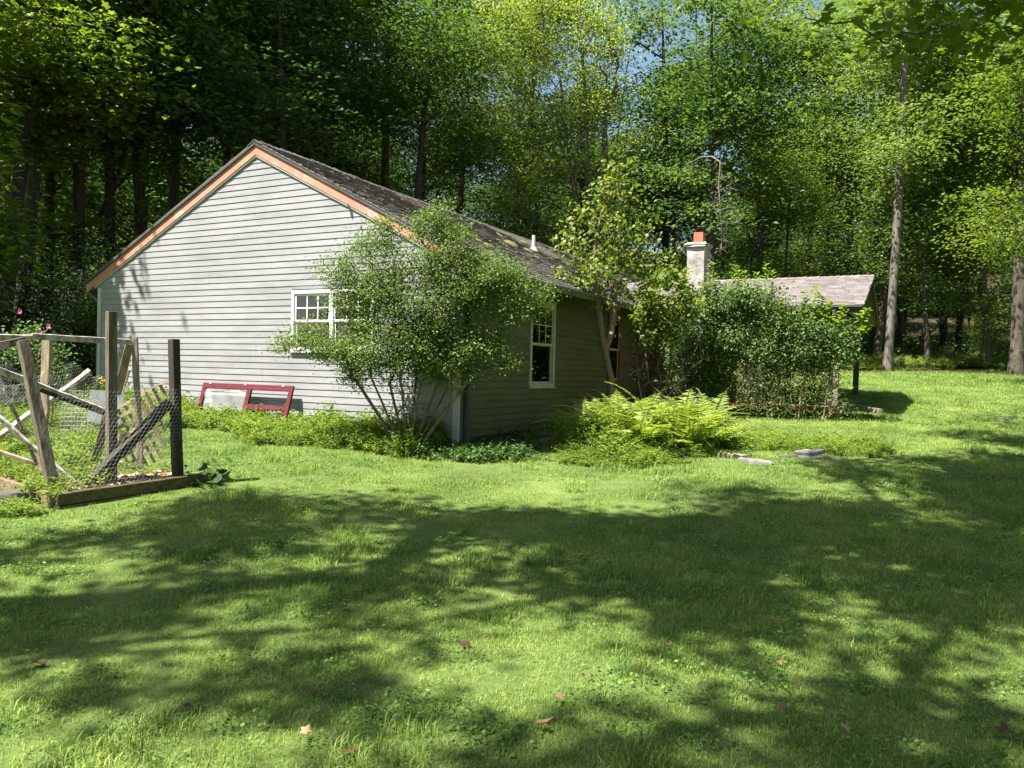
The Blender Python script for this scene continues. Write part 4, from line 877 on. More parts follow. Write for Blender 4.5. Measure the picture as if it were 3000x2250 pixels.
def herb(seed, nst, rad, h0, h1, nl, leaf, mat, tv=KITE_V, tf=KITE_F, lean=.35, name='herb', flat=.5):
    rs = np.random.RandomState(seed); P, D, Nn = [], [], []
    for _ in range(nst):
        a = rs.uniform(0, 2 * pi); r = rad * math.sqrt(rs.random()); h = rs.uniform(h0, h1); l = rs.normal(0, lean, 2) * h
        for k in range(nl):
            u = (k + .6) / nl; P.append((cos(a) * r + l[0] * u * u, sin(a) * r + l[1] * u * u, h * u)); q = rs.uniform(0, 2 * pi); D.append((cos(q), sin(q), rs.uniform(-.1, .6))); Nn.append((rs.normal(0, flat), rs.normal(0, flat), 1))
    n = len(P); return leaf_mesh(name, np.array(P), np.array(Nn), np.array(D), leaf * rs.uniform(.6, 1.2, n), M[mat], tv, tf, rs=rs)
LANCE_V = KITE_V * np.array([1, .5, 1])
def fern_mesh(seed, nf=11, L=.75, mat='fern', npin=20):
    rs = np.random.RandomState(seed); P, D, Nn, S = [], [], [], []
    for f in range(nf):
        az = 2 * pi * f / nf + rs.normal(0, .3); l = L * rs.uniform(.7, 1.15); tilt = rs.uniform(.75, 1.35); dh = np.array([cos(az), sin(az), 0]); sd = np.array([-sin(az), cos(az), 0]); p = np.zeros(3)
        for k in range(npin * 1):
            u = k / npin; e = tilt - u * 1.25; t = dh * cos(e) + np.array([0, 0, 1]) * sin(e); p = p + t * l / npin; 
            if u < .12: continue
            w = .20 * l * (sin(pi * min(1, (u + .12)) ** .8) + .08) * (1 - u * .25)
            nn = np.cross(sd, t) * -1; nn = nn if nn[2] > 0 else -nn
            for s in (-1, 1):
                P.append(p.copy()); D.append(sd * s + t * .35 + np.array([0, 0, -.12])); Nn.append(nn + rs.normal(0, .15, 3)); S.append(w * rs.uniform(.85, 1.1))
    S = np.array(S); tv = np.array([(0, 0, 0), (.2, .12, .0), (.6, .09, 0), (1, 0, -.1), (.6, -.09, 0), (.2, -.12, .0)]); n = len(P)
    return leaf_mesh('fronds', np.array(P), np.array(Nn), np.array(D), S, M[mat], tv, OVAL_F, rs=rs)
def scatter(name, pts, rot, scl, typ, protos, label, cat=None):
    me = bpy.data.meshes.new(name); n = len(pts); me.vertices.add(n); me.vertices.foreach_set('co', np.asarray(pts, np.float32).ravel())
    for k, a, t in (('rot', rot, 'FLOAT_VECTOR'), ('scl', scl, 'FLOAT_VECTOR')): at_ = me.attributes.new(k, t, 'POINT'); at_.data.foreach_set('vector', np.asarray(a, np.float32).ravel())
    at_ = me.attributes.new('typ', 'INT', 'POINT'); at_.data.foreach_set('value', np.asarray(typ, np.int32)); me.update()
    o = bpy.data.objects.new(name, me); link(o); tag(o, label, cat, None, 'stuff')
    ng = bpy.data.node_groups.new(name, 'GeometryNodeTree'); ng.interface.new_socket('Geometry', in_out='INPUT', socket_type='NodeSocketGeometry'); ng.interface.new_socket('Geometry', in_out='OUTPUT', socket_type='NodeSocketGeometry')
    gi = ng.nodes.new('NodeGroupInput'); go = ng.nodes.new('NodeGroupOutput'); jn = ng.nodes.new('GeometryNodeJoinGeometry')
    def attr(nm_, dt): a = ng.nodes.new('GeometryNodeInputNamedAttribute'); a.data_type = dt; a.inputs['Name'].default_value = nm_; return a
    ar, as_, at2 = attr('rot', 'FLOAT_VECTOR'), attr('scl', 'FLOAT_VECTOR'), attr('typ', 'INT')
    for i, p in enumerate(protos):
        po = bpy.data.objects.new(p.name, p); oi = ng.nodes.new('GeometryNodeObjectInfo'); oi.inputs['Object'].default_value = po
        ip = ng.nodes.new('GeometryNodeInstanceOnPoints'); c = ng.nodes.new('FunctionNodeCompare'); c.data_type = 'INT'; c.operation = 'EQUAL'
        ng.links.new(at2.outputs['Attribute'], c.inputs[2]); c.inputs[3].default_value = i; ng.links.new(c.outputs[0], ip.inputs['Selection'])
        ng.links.new(gi.outputs[0], ip.inputs['Points']); ng.links.new(oi.outputs['Geometry'], ip.inputs['Instance']); ng.links.new(ar.outputs['Attribute'], ip.inputs['Rotation']); ng.links.new(as_.outputs['Attribute'], ip.inputs['Scale'])
        ng.links.new(ip.outputs[0], jn.inputs[0])
    ng.links.new(jn.outputs[0], go.inputs[0]); md = o.modifiers.new('scatter', 'NODES'); md.node_group = ng; return o
gr = np.random.RandomState(11)
def in_bed(x, y, m_=0.):
    dx, dy = x - K.x, y - K.y; u = dx * d_.x + dy * d_.y; v = dx * l_.x + dy * l_.y
    return (u > -.06 - m_) & (u < 1.42 + m_) & (v > -.06 - m_) & (v < 2.6)
def fnoise(x, y, s, seed=0):
    r = np.random.RandomState(seed); o = 0
    for k in range(5):
        a, b, c = r.uniform(-1, 1, 3); o = o + np.sin((x * a + y * b) * s * (1 + k * .7) * 2 + c * 9 + 1.3 * np.sin((x * b - y * a) * s * 1.7 + k))
    return o / 5
bands = [(2.2, 5, 190, 1.0), (5, 9, 105, 1.15), (9, 15, 55, 1.45), (15, 22, 26, 1.9), (22, 33, 11, 2.6)]
PX, PY, SC_ = [], [], []
for y0, y1, den, s in bands:
    hwid = .66 * y1 + 2.0; n = int(2 * hwid * (y1 - y0) * den); x = gr.uniform(-hwid, hwid, n); y = gr.uniform(y0, y1, n); ok = np.abs(x) < .66 * y + 1.8
    PX.append(x[ok]); PY.append(y[ok]); SC_.append(np.full(ok.sum(), s))
X = np.concatenate(PX); Y = np.concatenate(PY); S = np.concatenate(SC_)
ok = ~in_house(X, Y, .05) & ~in_bed(X, Y) & (Y < forest_line(X) + .5); X, Y, S = X[ok], Y[ok], S[ok]; n = len(X)
nz_ = fnoise(X, Y, .8, 1); nz2 = fnoise(X, Y, 2.2, 2)
thin = (nz2 + nz_ < -.35) & (gr.random(n) < .7); X, Y, S, nz_, nz2 = [a[~thin] for a in (X, Y, S, nz_, nz2)]; n = len(X)
T_ = gr.randint(0, 4, n); T_[(nz2 > .45) & (gr.random(n) < .6)] = 4; T_[(gr.random(n) < .05)] = 5; T_[(fnoise(X, Y, 1.4, 5) > .5) & (gr.random(n) < .18)] = 5
hs_ = S * gr.uniform(.6, 1.25, n) * (1 + .25 * nz_)
prot = [tuft(1, 95, .14, .015, .042, .0032, .8), tuft(2, 95, .14, .018, .045, .003, .8), tuft(3, 75, .13, .015, .038, .0036, 1.1), tuft(4, 90, .15, .02, .055, .003, 1.1), tuft(5, 60, .09, .04, .10, .0042, 1.0), herb(6, 26, .12, .012, .04, 2, .018, 'clover', ROUND_V, ROUND_F, .2)]
lawn = scatter('grass', np.stack([X, Y, gz(X, Y)], 1), np.stack([np.zeros(n), np.zeros(n), gr.uniform(0, 6.28, n)], 1), np.stack([S, S, hs_ * .95], 1), T_, prot, 'short mown lawn grass with moss and clover patches')
# weeds along the gable wall, round the ferns and enclosure
def area(n, fn):
    out = []
    while len(out) < n:
        p = fn()
        if p is not None: out.append(p)
    return np.array(out)
def wall_strip():
    e = gr.uniform(-9.2, -.2); s = -gr.uniform(.03, 1.0) ** 1.4 * (1.1 + .25 * sin(e * 2)); x, y = hw(e, s - .02); return (x, y, gr.uniform(.7, 1.15) * (1 - .55 * min(1, -s / 1.6)) * (.72 if -5.3 < e < -2.5 else 1))
A1 = area(760, wall_strip)
def front_w():
    x, y = gr.uniform(.7, 2.7), gr.uniform(10.0, 11.4); c = 10.25 + .1 * sin(x * 3) + (.45 if x > 2.3 else 0)
    return None if y < c or (x > 3 and y > 11.2) else (x, y, gr.uniform(.3, 1.15) * min(1, .3 + (y - c) * .8) * (.75 + .35 * sin(x * 5 + y * 3)))
A2 = area(260, front_w)
def left_w():
    x, y = gr.uniform(-10.5, -5.2), gr.uniform(8.6, 13.6); return None if in_house(x, y, 0) or gr.random() > .3 + .7 * (y - 8.6) / 5 else (x, y, gr.uniform(.25, .8))
A3 = area(420, left_w)
def bedw():
    u, v = gr.uniform(.1, 1.3), gr.uniform(.15, 2.5); p = K + d_ * u + l_ * v; return (p.x, p.y, gr.uniform(.2, .5)) if gr.random() < .3 + v * .3 else None
A4 = area(130, bedw)
def bedfront():
    t = gr.uniform(-.1, 2.2); p = K + l_ * t - d_ * gr.uniform(.0, .45); return (p.x, p.y, gr.uniform(.15, .35))
A5 = area(22, bedfront)
def stonew():
    x, y = gr.uniform(2.9, 5.6), gr.uniform(11.4, 12.6); return (x, y, gr.uniform(.25, .6))
A8 = area(80, stonew)
AA = np.concatenate([A1, A2, A3, A4, A5, A8]); n = len(AA); wz = gz(AA[:, 0], AA[:, 1]); inb = in_bed(AA[:, 0], AA[:, 1]); wz = np.where(inb, .25, wz)
tw = gr.choice([0, 1, 2, 3], n, p=[.35, .3, .2, .15])
scatter('weeds', np.stack([AA[:, 0], AA[:, 1], wz], 1), np.stack([np.zeros(n), np.zeros(n), gr.uniform(0, 6.28, n)], 1), np.stack([AA[:, 2] * .4 + .6, AA[:, 2] * .4 + .6, AA[:, 2]], 1), tw,
        [herb(21, 24, .15, .2, .5, 13, .085, 'weed', LANCE_V, KITE_F, .3, flat=.9), herb(22, 24, .16, .15, .42, 11, .08, 'weed', LANCE_V, KITE_F, .45, flat=.9), tuft(23, 90, .15, .15, .48, .005, .8, 'weed'), herb(24, 10, .13, .12, .4, 7, .06, 'cover', OVAL_V, OVAL_F)],
        'tall bright green stilt grass and weeds along the wall and garden patches')
# dark ground cover beneath the house corner
def cov():
    if gr.random() < .55: e, s = gr.uniform(-1.7, 2.6), gr.uniform(-.85, -.05); s -= .0
    else: e, s = gr.uniform(.05, 1.7), gr.uniform(-.6, 5.0)
    x, y = hw(e, s); return (x, y, gr.uniform(.5, 1.0) * (.45 if x > .25 else 1)) if y > 10.3 + .12 * sin(x * 5) and x < .9 and not in_house(x, y, .03) else None
A6 = area(430, cov)
def porch_w():
    e, s = gr.uniform(2.2, 5.3), gr.uniform(7.3, 8.1); x, y = hw(e, s); return (x, y, gr.uniform(.3, .7))
A7 = area(90, porch_w); AA = np.concatenate([A6, A7]); n = len(AA)
scatter('ground_cover', np.stack([AA[:, 0], AA[:, 1], gz(AA[:, 0], AA[:, 1])], 1), np.stack([np.zeros(n), np.zeros(n), gr.uniform(0, 6.28, n)], 1), np.stack([AA[:, 2]] * 3, 1), gr.randint(0, 3, n),
        [herb(31, 14, .14, .06, .2, 4, .07, 'cover', OVAL_V, OVAL_F), herb(32, 18, .15, .04, .15, 3, .055, 'cover', ROUND_V, ROUND_F), herb(33, 10, .13, .1, .26, 6, .06, 'cover')], 'low dark leafy ground cover under the side wall and corner bush')
# forest floor plants
fx = []
while len(fx) < 3800:
    y = gr.uniform(14, 62); x = gr.uniform(-.72 * y - 4, .72 * y + 4)
    if y > forest_line(x) + .6 and not in_house(x, y, .3) and (gr.random() < .55 + .45 * fnoise(x, y, .3, 8)): fx.append((x, y, gr.uniform(.5, 1.4)))
fx = np.array(fx); n = len(fx)
fr1 = [fern_mesh(41, 8, .6, 'fern_dark', 11), fern_mesh(42, 7, .5, 'fern_dark', 10), herb(43, 14, .5, .1, .5, 6, .11, 'leaf_maple', OVAL_V, OVAL_F), herb(44, 12, .6, .2, .9, 7, .12, 'leaf_forest')]
scatter('forest_undergrowth', np.stack([fx[:, 0], fx[:, 1], gz(fx[:, 0], fx[:, 1])], 1), np.stack([np.zeros(n), np.zeros(n), gr.uniform(0, 6.28, n)], 1), np.stack([fx[:, 2]] * 3, 1), gr.randint(0, 4, n), fr1, 'patchy ferns and seedlings on the shaded forest floor')
def fb():
    x = gr.uniform(12.5, 24); y = forest_line(x) + gr.uniform(.3, 3.2) + (1.2 if x > 15 else 0); return (x, y, gr.uniform(.7, 1.2))
fx = area(420, fb); n = len(fx)
scatter('fern_bed', np.stack([fx[:, 0], fx[:, 1], gz(fx[:, 0], fx[:, 1])], 1), np.stack([np.zeros(n), np.zeros(n), gr.uniform(0, 6.28, n)], 1), np.stack([fx[:, 2]] * 3, 1), gr.randint(0, 2, n), [fern_mesh(45, 9, .7, 'fern', 13), fern_mesh(46, 8, .65, 'fern_dark', 13)], 'bed of green ferns along the far edge of the lawn at right')

# fern plants of the garden patch
def frond(seed, L=1.0, npin=24):
    rs = np.random.RandomState(seed); P, D, Nn, S = [], [], [], []; q = np.zeros(3); e0 = 1.15
    for k in range(npin):
        u = k / npin; e = e0 - u * rs.uniform(1.25, 1.45); t = np.array([cos(e), .08 * sin(u * 3 + seed), sin(e)]); q = q + t * L / npin
        nn = np.cross(np.array([0, 1., 0]), t) * -1; nn = nn if nn[2] > 0 else -nn
        P.append(q.copy()); D.append(t); Nn.append(np.array([0, 1., .2])); S.append(L / npin * 1.5)
        if u < .14: continue
        w = .2 * L * (sin(pi * min(1, (u + .12)) ** .8) + .08) * (1 - u * .25)
        for s in (-1, 1): P.append(q.copy()); D.append(np.array([0, s, 0]) + t * .35 + np.array([0, 0, -.12])); Nn.append(nn + rs.normal(0, .15, 3)); S.append(w * rs.uniform(.85, 1.1))
    tv = np.array([(0, 0, 0), (.2, .12, .0), (.6, .09, 0), (1, 0, -.1), (.6, -.09, 0), (.2, -.12, .0)]); n = len(P)
    return leaf_mesh('frond', np.array(P), np.array(Nn), np.array(D), np.array(S), M['fern'], tv, OVAL_F, rs=rs)
FRD = [frond(50 + k) for k in range(5)]
def fern(x, y, z, s, nf, label, group=None):
    e = empty('fern_plant', (x, y, z), gr.uniform(0, 6.3), label, 'fern', group); e.scale = (s, s, s)
    for k in range(nf):
        r_ = Matrix.Rotation(6.283 * k / nf + gr.normal(0, .25), 3, 'Z') @ Matrix.Rotation(gr.uniform(-.45, .4), 3, 'Y'); mobj('frond', FRD[gr.randint(5)], e, None, r_.to_euler(), gr.uniform(.75, 1.1))
FP = [(1.15, 11.75), (1.5, 12.1), (1.45, 11.4), (1.95, 11.9), (1.85, 11.2), (2.25, 11.5), (2.3, 12.2), (2.7, 11.9), (2.75, 12.5), (3.1, 12.3), (2.5, 11.1), (2.9, 11.6), (1.0, 12.2), (1.7, 12.5), (2.1, 11.7), (1.65, 11.75)]
ORD = ['first', 'second', 'third', 'fourth', 'fifth', 'sixth', 'seventh', 'eighth', 'ninth', 'tenth', 'eleventh', 'twelfth']
rows = {'front': [], 'middle': [], 'back': []}
for x, y in FP: rows['front' if y < 11.58 else ('middle' if y < 12.05 else 'back')].append((x, y))
for rn, l in rows.items():
    for i, (x, y) in enumerate(sorted(l, key=lambda q: q[0] / q[1])): fern(x, y, float(gz(x, y)) + .02, gr.uniform(.9, 1.2), 13, 'arching bright green fern, %s from the left in the %s row of the fern clump' % (ORD[i], rn), 'ferns clumped before the side wall')
for i, (px, py, s) in enumerate([(1640, 1262, .55), (1530, 1235, .45)]):
    q = on_ground(px, py); fern(q.x, q.y, q.z, s, 8, ['small fern at the left of the fern clump over mossy stones', 'tiny dark fern in shade at the foot of the side wall'][i])

# ------------------------------------------------------------------ shrubs
def PB(px, py, rx, ry, Y, rd=None, O=None):
    c = at(px, py, Y); k = Y / 2324.7; return (c.x - O[0], c.y - O[1], c.z - O[2], rx * k, rd if rd else rx * k * .8, ry * k)
def shrub(name, base, blobs, stems, ntip, per, leaf, mat, bark, label, cat, r_base, spread, seed, back=4, tv=KITE_V, tf=KITE_F, step=.14, lean=.5, up=.5, tipr=.003, wander=.25, droop=.25):
    rs = np.random.RandomState(seed); e = empty(name, base, 0, label, cat); T = blob_targets(rs, ntip, blobs); cl = [[] for _ in stems]
    for t in T: cl[int(np.argmin([abs(t[0] - s[-1][0]) + abs(t[1] - s[-1][1]) for s in stems]))].append(t)
    Ps, Ns, Ds = [], [], []
    for s, ts in zip(stems, cl):
        if not ts: continue
        pos, par, tips = grow(s, ts, rs, step, wander, up); mb, rad = tubes_from(pos, par, r_base * (len(ts) / max(1, ntip / len(stems))) ** .4, tipr, rs, 7, 0, .1)
        mb.obj('stem', M[bark], e, smooth=True)
        if per: a, b, c = sprays(pos, par, tips, rs, per, spread, back, .8, lean, droop); Ps.append(a); Ns.append(b); Ds.append(c)
    if per:
        P = np.concatenate(Ps); cm = leaf_mesh('foliage', P, np.concatenate(Ns), np.concatenate(Ds), leaf * rs.uniform(.6, 1.3, len(P)), M[mat], tv, tf, rs=rs); mobj('foliage', cm, e)
    return e
bp_ = Vector((-1.38, 10.72, float(gz(-1.4, 10.7)) - .03)); Yb = 10.75
BL = [PB(*b, Yb, O=bp_) for b in ((1095, 760, 120, 90), (1290, 715, 85, 95), (1060, 870, 105, 75), (1200, 870, 170, 110), (1440, 830, 130, 75), (1530, 900, 60, 45), (1400, 1000, 110, 50), (980, 1015, 120, 38), (1140, 1020, 190, 60), (1350, 800, 110, 100), (900, 955, 60, 22), (1100, 690, 60, 50), (1480, 770, 70, 45), (1560, 875, 45, 30), (860, 1000, 60, 22), (1285, 630, 30, 45), (1340, 680, 30, 50), (1240, 660, 30, 45), (960, 780, 30, 50), (1600, 840, 30, 25), (820, 1015, 25, 12), (1500, 1060, 40, 25), (1120, 660, 20, 25), (1080, 1085, 80, 35), (1330, 1080, 80, 35), (1210, 1060, 100, 45), (1180, 960, 150, 70), (1010, 800, 40, 40))]
ST = []
for dx, dy, h in ((-.7, .1, .95), (-.5, -.2, 1.1), (-.3, .15, 1.0), (-.12, -.15, 1.25), (.08, .15, 1.2), (.2, -.2, 1.3), (.4, .1, 1.1), (.55, -.15, 1.0), (.75, -.05, 1.0)):
    ST.append([(dx * .1, dy * .15, 0), (dx * .3, dy * .3, h * .25), (dx * .62, dy * .6, h * .6), (dx, dy, h)])
shrub('corner_bush', bp_, BL, ST, 950, 78, .034, 'leaf_bush', 'stem', 'large airy small-leaved bush with bare stems standing at the house corner', 'bush', .019, (.10, .10, .06), 5, 5, step=.12, lean=.6, tv=OVAL_V * np.array([1, 1.3, 1]), tf=OVAL_F)
# small tree against the side wall
tb = Vector((1.74, 14.1, float(gz(1.7, 14.1)))); Yt = 14.1
BL = [PB(*b, Yt, O=tb) for b in ((1800, 540, 60, 70), (1745, 590, 60, 55), (1740, 680, 110, 90), (1850, 670, 70, 80), (1660, 700, 45, 60), (1690, 790, 80, 60), (1780, 790, 110, 60), (1905, 760, 60, 70), (1700, 835, 70, 35), (1870, 840, 90, 45), (1805, 500, 30, 45))]
def rel(px, py, Y, O, dy=0): v = at(px, py, Y) - O; return (v.x, v.y + dy, v.z)
S1 = [(0, 0, 0), rel(1790, 1110, Yt, tb), rel(1765, 1000, Yt, tb), rel(1752, 900, Yt, tb), rel(1740, 800, Yt, tb), rel(1745, 690, Yt, tb), rel(1770, 600, Yt, tb)]
S2 = [rel(1770, 1030, Yt, tb), rel(1790, 980, Yt, tb, .05), rel(1800, 900, Yt, tb, .1), rel(1810, 780, Yt, tb, .1), rel(1800, 650, Yt, tb)]
shrub('small_tree', tb, BL, [S1, S2], 165, 19, .075, 'leaf_lilac', 'twig', 'small yellow-green tree with forked bare trunk standing before the side wall', 'tree', .06, (.13, .13, .08), 6, 4, tv=ROUND_V * np.array([1, .8, 1]), tf=ROUND_F, step=.2, lean=.8, wander=.35, tipr=.004)
# dead twigs on the side of that tree
def twigs(name, base, blobs, stem, ntip, label, seed, r=.012, cat='bush'):
    return shrub(name, base, blobs, stem, ntip, 0, .01, 'leaf_bush', 'twig', label, cat, r, (.1,) * 3, seed, step=.09, wander=.6, tipr=.0025, up=.3)
db = on_ground(1895, 1240); Yd = db.y
BL = [PB(*b, Yd, O=db) for b in ((1870, 1100, 80, 60), (1950, 1080, 90, 70), (2010, 1040, 70, 70), (1930, 1180, 90, 40), (1880, 1010, 50, 60), (1990, 1160, 60, 50), (1860, 1250, 50, 40))]
twigs('dead_bush', db, BL, [[(0, 0, 0), rel(1885, 1200, Yd, db), rel(1900, 1160, Yd, db), rel(1950, 1120, Yd, db)], [(0.03, 0, 0), rel(1880, 1170, Yd, db), rel(1870, 1120, Yd, db)], [(0, .05, 0), rel(1930, 1190, Yd, db), rel(1990, 1120, Yd, db)]], 420, 'leafless tangled brown bush standing in the ferns', 7, .02)
# yellow-green shrub beside the eave
vb = Vector((*hw(1.75, 5.6), 0)); vb.z = float(gz(vb.x, vb.y)); Yv = vb.y
BL = [PB(*b, Yv, O=vb) for b in ((1960, 850, 70, 60), (2000, 900, 60, 50), (1900, 900, 40, 45), (1890, 960, 45, 45), (1960, 960, 50, 40), (1960, 800, 30, 35))]
shrub('leafy_shrub', vb, BL, [[(0, 0, 0), rel(1900, 1120, Yv, vb), rel(1890, 1020, Yv, vb), rel(1900, 960, Yv, vb)], [(.1, 0, 0), rel(1960, 1110, Yv, vb), rel(1970, 1000, Yv, vb), rel(1975, 900, Yv, vb)], [(-.2, 0, 0), rel(1870, 1100, Yv, vb), rel(1865, 1000, Yv, vb), rel(1845, 940, Yv, vb)]], 95, 28, .08, 'leaf_lilac', 'stem', 'tall yellow-green broad-leaved shrub between the small tree and the big hedge bush', 'shrub', .02, (.11, .11, .07), 8, tv=ROUND_V * np.array([1, .9, 1]), tf=ROUND_F, step=.14, lean=.7, wander=.4)
# big overgrown shrub before the porch
hb = Vector((*hw(2.6, 6.75), 0)); hb.z = float(gz(hb.x, hb.y)); Yh = hb.y
def dsl(px): return -(px - 2200) * .0019     # runs parallel to the porch, nearer to the camera at right
BL = []
for px, py, rx, ry in ((2040, 950, 85, 75), (2120, 890, 95, 65), (2230, 895, 95, 60), (2100, 1010, 110, 60), (2220, 990, 120, 70), (2330, 960, 90, 60), (2390, 1010, 80, 45), (2430, 975, 45, 35), (2465, 1005, 40, 45), (2050, 1060, 60, 40), (2300, 1050, 130, 40), (2180, 860, 50, 30), (1990, 1010, 40, 60), (2010, 1090, 50, 50), (2080, 1110, 80, 40), (2060, 860, 40, 40)):
    BL.append(PB(px, py, rx, ry, Yh + dsl(px), .45, O=hb))
STS = [[(dx, dx * -.53, 0), (dx * 1.05, dx * -.5, .5), (dx * 1.15, dx * -.5, 1.1)] for dx in (-1.0, -.5, 0, .45, .9, 1.3)]
shrub('overgrown_shrub', hb, BL, STS, 680, 50, .058, 'leaf_shrub', 'twig', 'huge overgrown green shrub with tall shoots smothering the front of the porch', 'shrub', .022, (.14, .14, .09), 9, tv=OVAL_V * np.array([1, 1.35, 1]), tf=OVAL_F, step=.16, lean=.7, wander=.4)
big = bpy.data.objects['overgrown_shrub']
rs9 = np.random.RandomState(77); BL2 = [PB(px, py, rx, ry, Yh + dsl(px), .4, O=hb) for px, py, rx, ry in ((2080, 1140, 80, 50), (2200, 1120, 120, 60), (2330, 1120, 120, 60), (2400, 1120, 60, 50), (2280, 1180, 130, 35), (2470, 1190, 40, 22), (2160, 1190, 100, 30), (2400, 1200, 90, 25))]
T = blob_targets(rs9, 900, BL2); P_, N_, D_s = [], [], []
for s in STS:
    ts = [t for t in T if abs(t[0] - s[-1][0]) < .3]
    if ts:
        pos, par, tips = grow([(a, b, c * .6) for a, b, c in s], ts, rs9, .12, .6, .1); mb, rad = tubes_from(pos, par, .018, .005, rs9, 5, 0, 0); mb.obj('dead_twigs', M['twig'], big, smooth=True)
        a, b, c = sprays(pos, par, tips, rs9, 11, (.12, .12, .1), 3, .8, .8); P_.append(a); N_.append(b); D_s.append(c)
P = np.concatenate(P_); mobj('sparse_leaves', leaf_mesh('sparse_leaves', P, np.concatenate(N_), np.concatenate(D_s), .045 * rs9.uniform(.6, 1.2, len(P)), M['leaf_bush'], KITE_V, KITE_F, rs=rs9), big)
def shoot(px0, py0, px1, py1, Y, parent, O):
    a, b = at(px0, py0, Y) - O, at(px1, py1, Y) - O; m = MB(); mid = (a + b) / 2 + Vector((rs9.normal(0, .03), 0, 0)); m.tube([a, mid, b], [.007, .005, .002], 4); o = m.obj('shoot', M['stem'], parent)
    n = 52; P, D, Nn = [], [], []
    for k in range(n):
        u = .15 + .85 * k / n; p = a.lerp(b, u) if u < .5 else mid.lerp(b, (u - .5) * 2); q = k * 2.4; P.append(tuple(p)); D.append((cos(q), sin(q), .45)); Nn.append((-cos(q) * .4 + rs9.normal(0, .3), -sin(q) * .4 + rs9.normal(0, .3), 1))
    me = leaf_mesh('shoot_leaves', np.array(P), np.array(Nn), np.array(D), .17 * (1 - .4 * np.linspace(0, 1, n)) * rs9.uniform(.8, 1.2, n), M['leaf_sprout'], OVAL_V, OVAL_F, rs=rs9); mobj('leaves', me, o)
for px, y1, dx in ((2018, 785, -2), (2075, 760, 8), (2090, 800, 4), (2150, 775, 4), (2158, 790, 6), (2180, 790, 4), (2205, 800, 14), (2235, 770, 10), (2250, 790, 12), (2358, 850, 2), (2385, 835, 10), (2400, 860, 6), (2425, 880, 8), (2455, 890, 14), (2520, 905, 22), (2290, 870, 4), (2130, 830, 3), (2525, 950, 14), (2060, 830, 2)):
    shoot(px, 960 + rs9.uniform(-20, 30), px + dx, y1, Yh + dsl(px) - .1, big, hb)
# plants by the bed: broad leaves at the right end, pink mallow behind
bl = RR + d_ * .16; sq = empty('squash_plant', (bl.x - .02, bl.y, .16), 0, 'sprawling broad-leaved vine at the right end of the raised bed', 'plant')
mobj('foliage', herb(61, 22, .28, .08, .34, 3, .12, 'cover', ROUND_V, ROUND_F, .3, 'foliage'), sq); m = MB()
for k in range(6): m.tube([(0, 0, 0), (.1 * cos(k), .1 * sin(k), .1), (.24 * cos(k), .24 * sin(k), .2)], .004, 4)
m.obj('stem', M['leaf_sprout'], sq)
mp = at(110, 1100, 11.5); mp.z = float(gz(mp.x, mp.y)); ml = shrub('mallow', mp, [PB(90, 1010, 90, 60, 11.5, O=mp), PB(150, 1060, 70, 60, 11.5, O=mp)], [[(0, 0, 0), (0, 0, .6), (-.1, 0, 1.2)], [(.2, 0, 0), (.25, 0, .6), (.2, 0, 1.0)]], 60, 30, .06, 'leaf_forest', 'stem', 'tall dark shrub carrying a few pink flowers behind the enclosure at left', 'shrub', .014, (.1, .1, .08), 12)
for k, (px, py) in enumerate(((60, 912), (143, 955), (120, 973))):
    c = at(px, py, 11.3) - mp; m = MB()
    for i in range(5): a = i * 1.2566; m.add([c, c + Vector((cos(a - .55) * .024, -.02, sin(a - .55) * .045)), c + Vector((cos(a) * .032, -.025, sin(a) * .032)), c + Vector((cos(a + .55) * .024, -.02, sin(a + .55) * .045))], [(0, 1, 2, 3)])
    m.obj('flower', M['pink'], ml)
gp = EP(858, 470, 10.6); gg = empty('goldenrod', (gp.x, gp.y, float(gz(gp.x, gp.y))), 0, 'slender goldenrod with a yellow flower head in front of the left wall corner', 'plant')
h_ = gp.z - float(gz(gp.x, gp.y)); m = MB(); m.tube([(0, 0, 0), (.02, 0, h_ * .5), (0, 0, h_)], [.005, .004, .002], 4); m.obj('stem', M['leaf_sprout'], gg)
mobj('flower_head', leaf_mesh('flower_head', gr.normal(0, 1, (60, 3)) * (.035, .035, .03) + (0, 0, h_), gr.normal(0, 1, (60, 3)), gr.normal(0, 1, (60, 3)), .022, M['yellow'], rs=gr), gg)
mobj('foliage', herb(64, 1, .01, h_ * .8, h_ * .9, 14, .09, 'weed', lean=.02, name='foliage'), gg)

# fallen leaves on the lawn ------------------------------------------------
FL = [(88, 1943, .12), (905, 2028, .06), (1372, 1883, .09), (1087, 1988, .05), (1575, 2128, .11), (1637, 2050, .06), (1664, 2098, .06), (1003, 2212, .09), (888, 2158, .07), (2316, 1480, .07), (2475, 2140, .08), (2924, 2145, .09), (2270, 1815, .06), (2447, 1768, .06), (2290, 1943, .06), (2668, 1938, .07), (2654, 1558, .07), (2690, 1633, .06), (2817, 1398, .08), (2850, 1402, .06), (2770, 1430, .05), (2618, 1465, .05), (1958, 1895, .06), (1720, 1978, .05), (1913, 1598, .05), (2100, 1600, .05), (910, 1550, .05), (1250, 1730, .06), (600, 1760, .05), (820, 2120, .05), (1500, 1750, .06), (1340, 1720, .05), (640, 1550, .05), (2560, 1430, .05), (2944, 1380, .06), (1470, 1780, .05), (2700, 1720, .06), (2300, 2070, .07), (1130, 1900, .05), (560, 2070, .05)]
lm = []
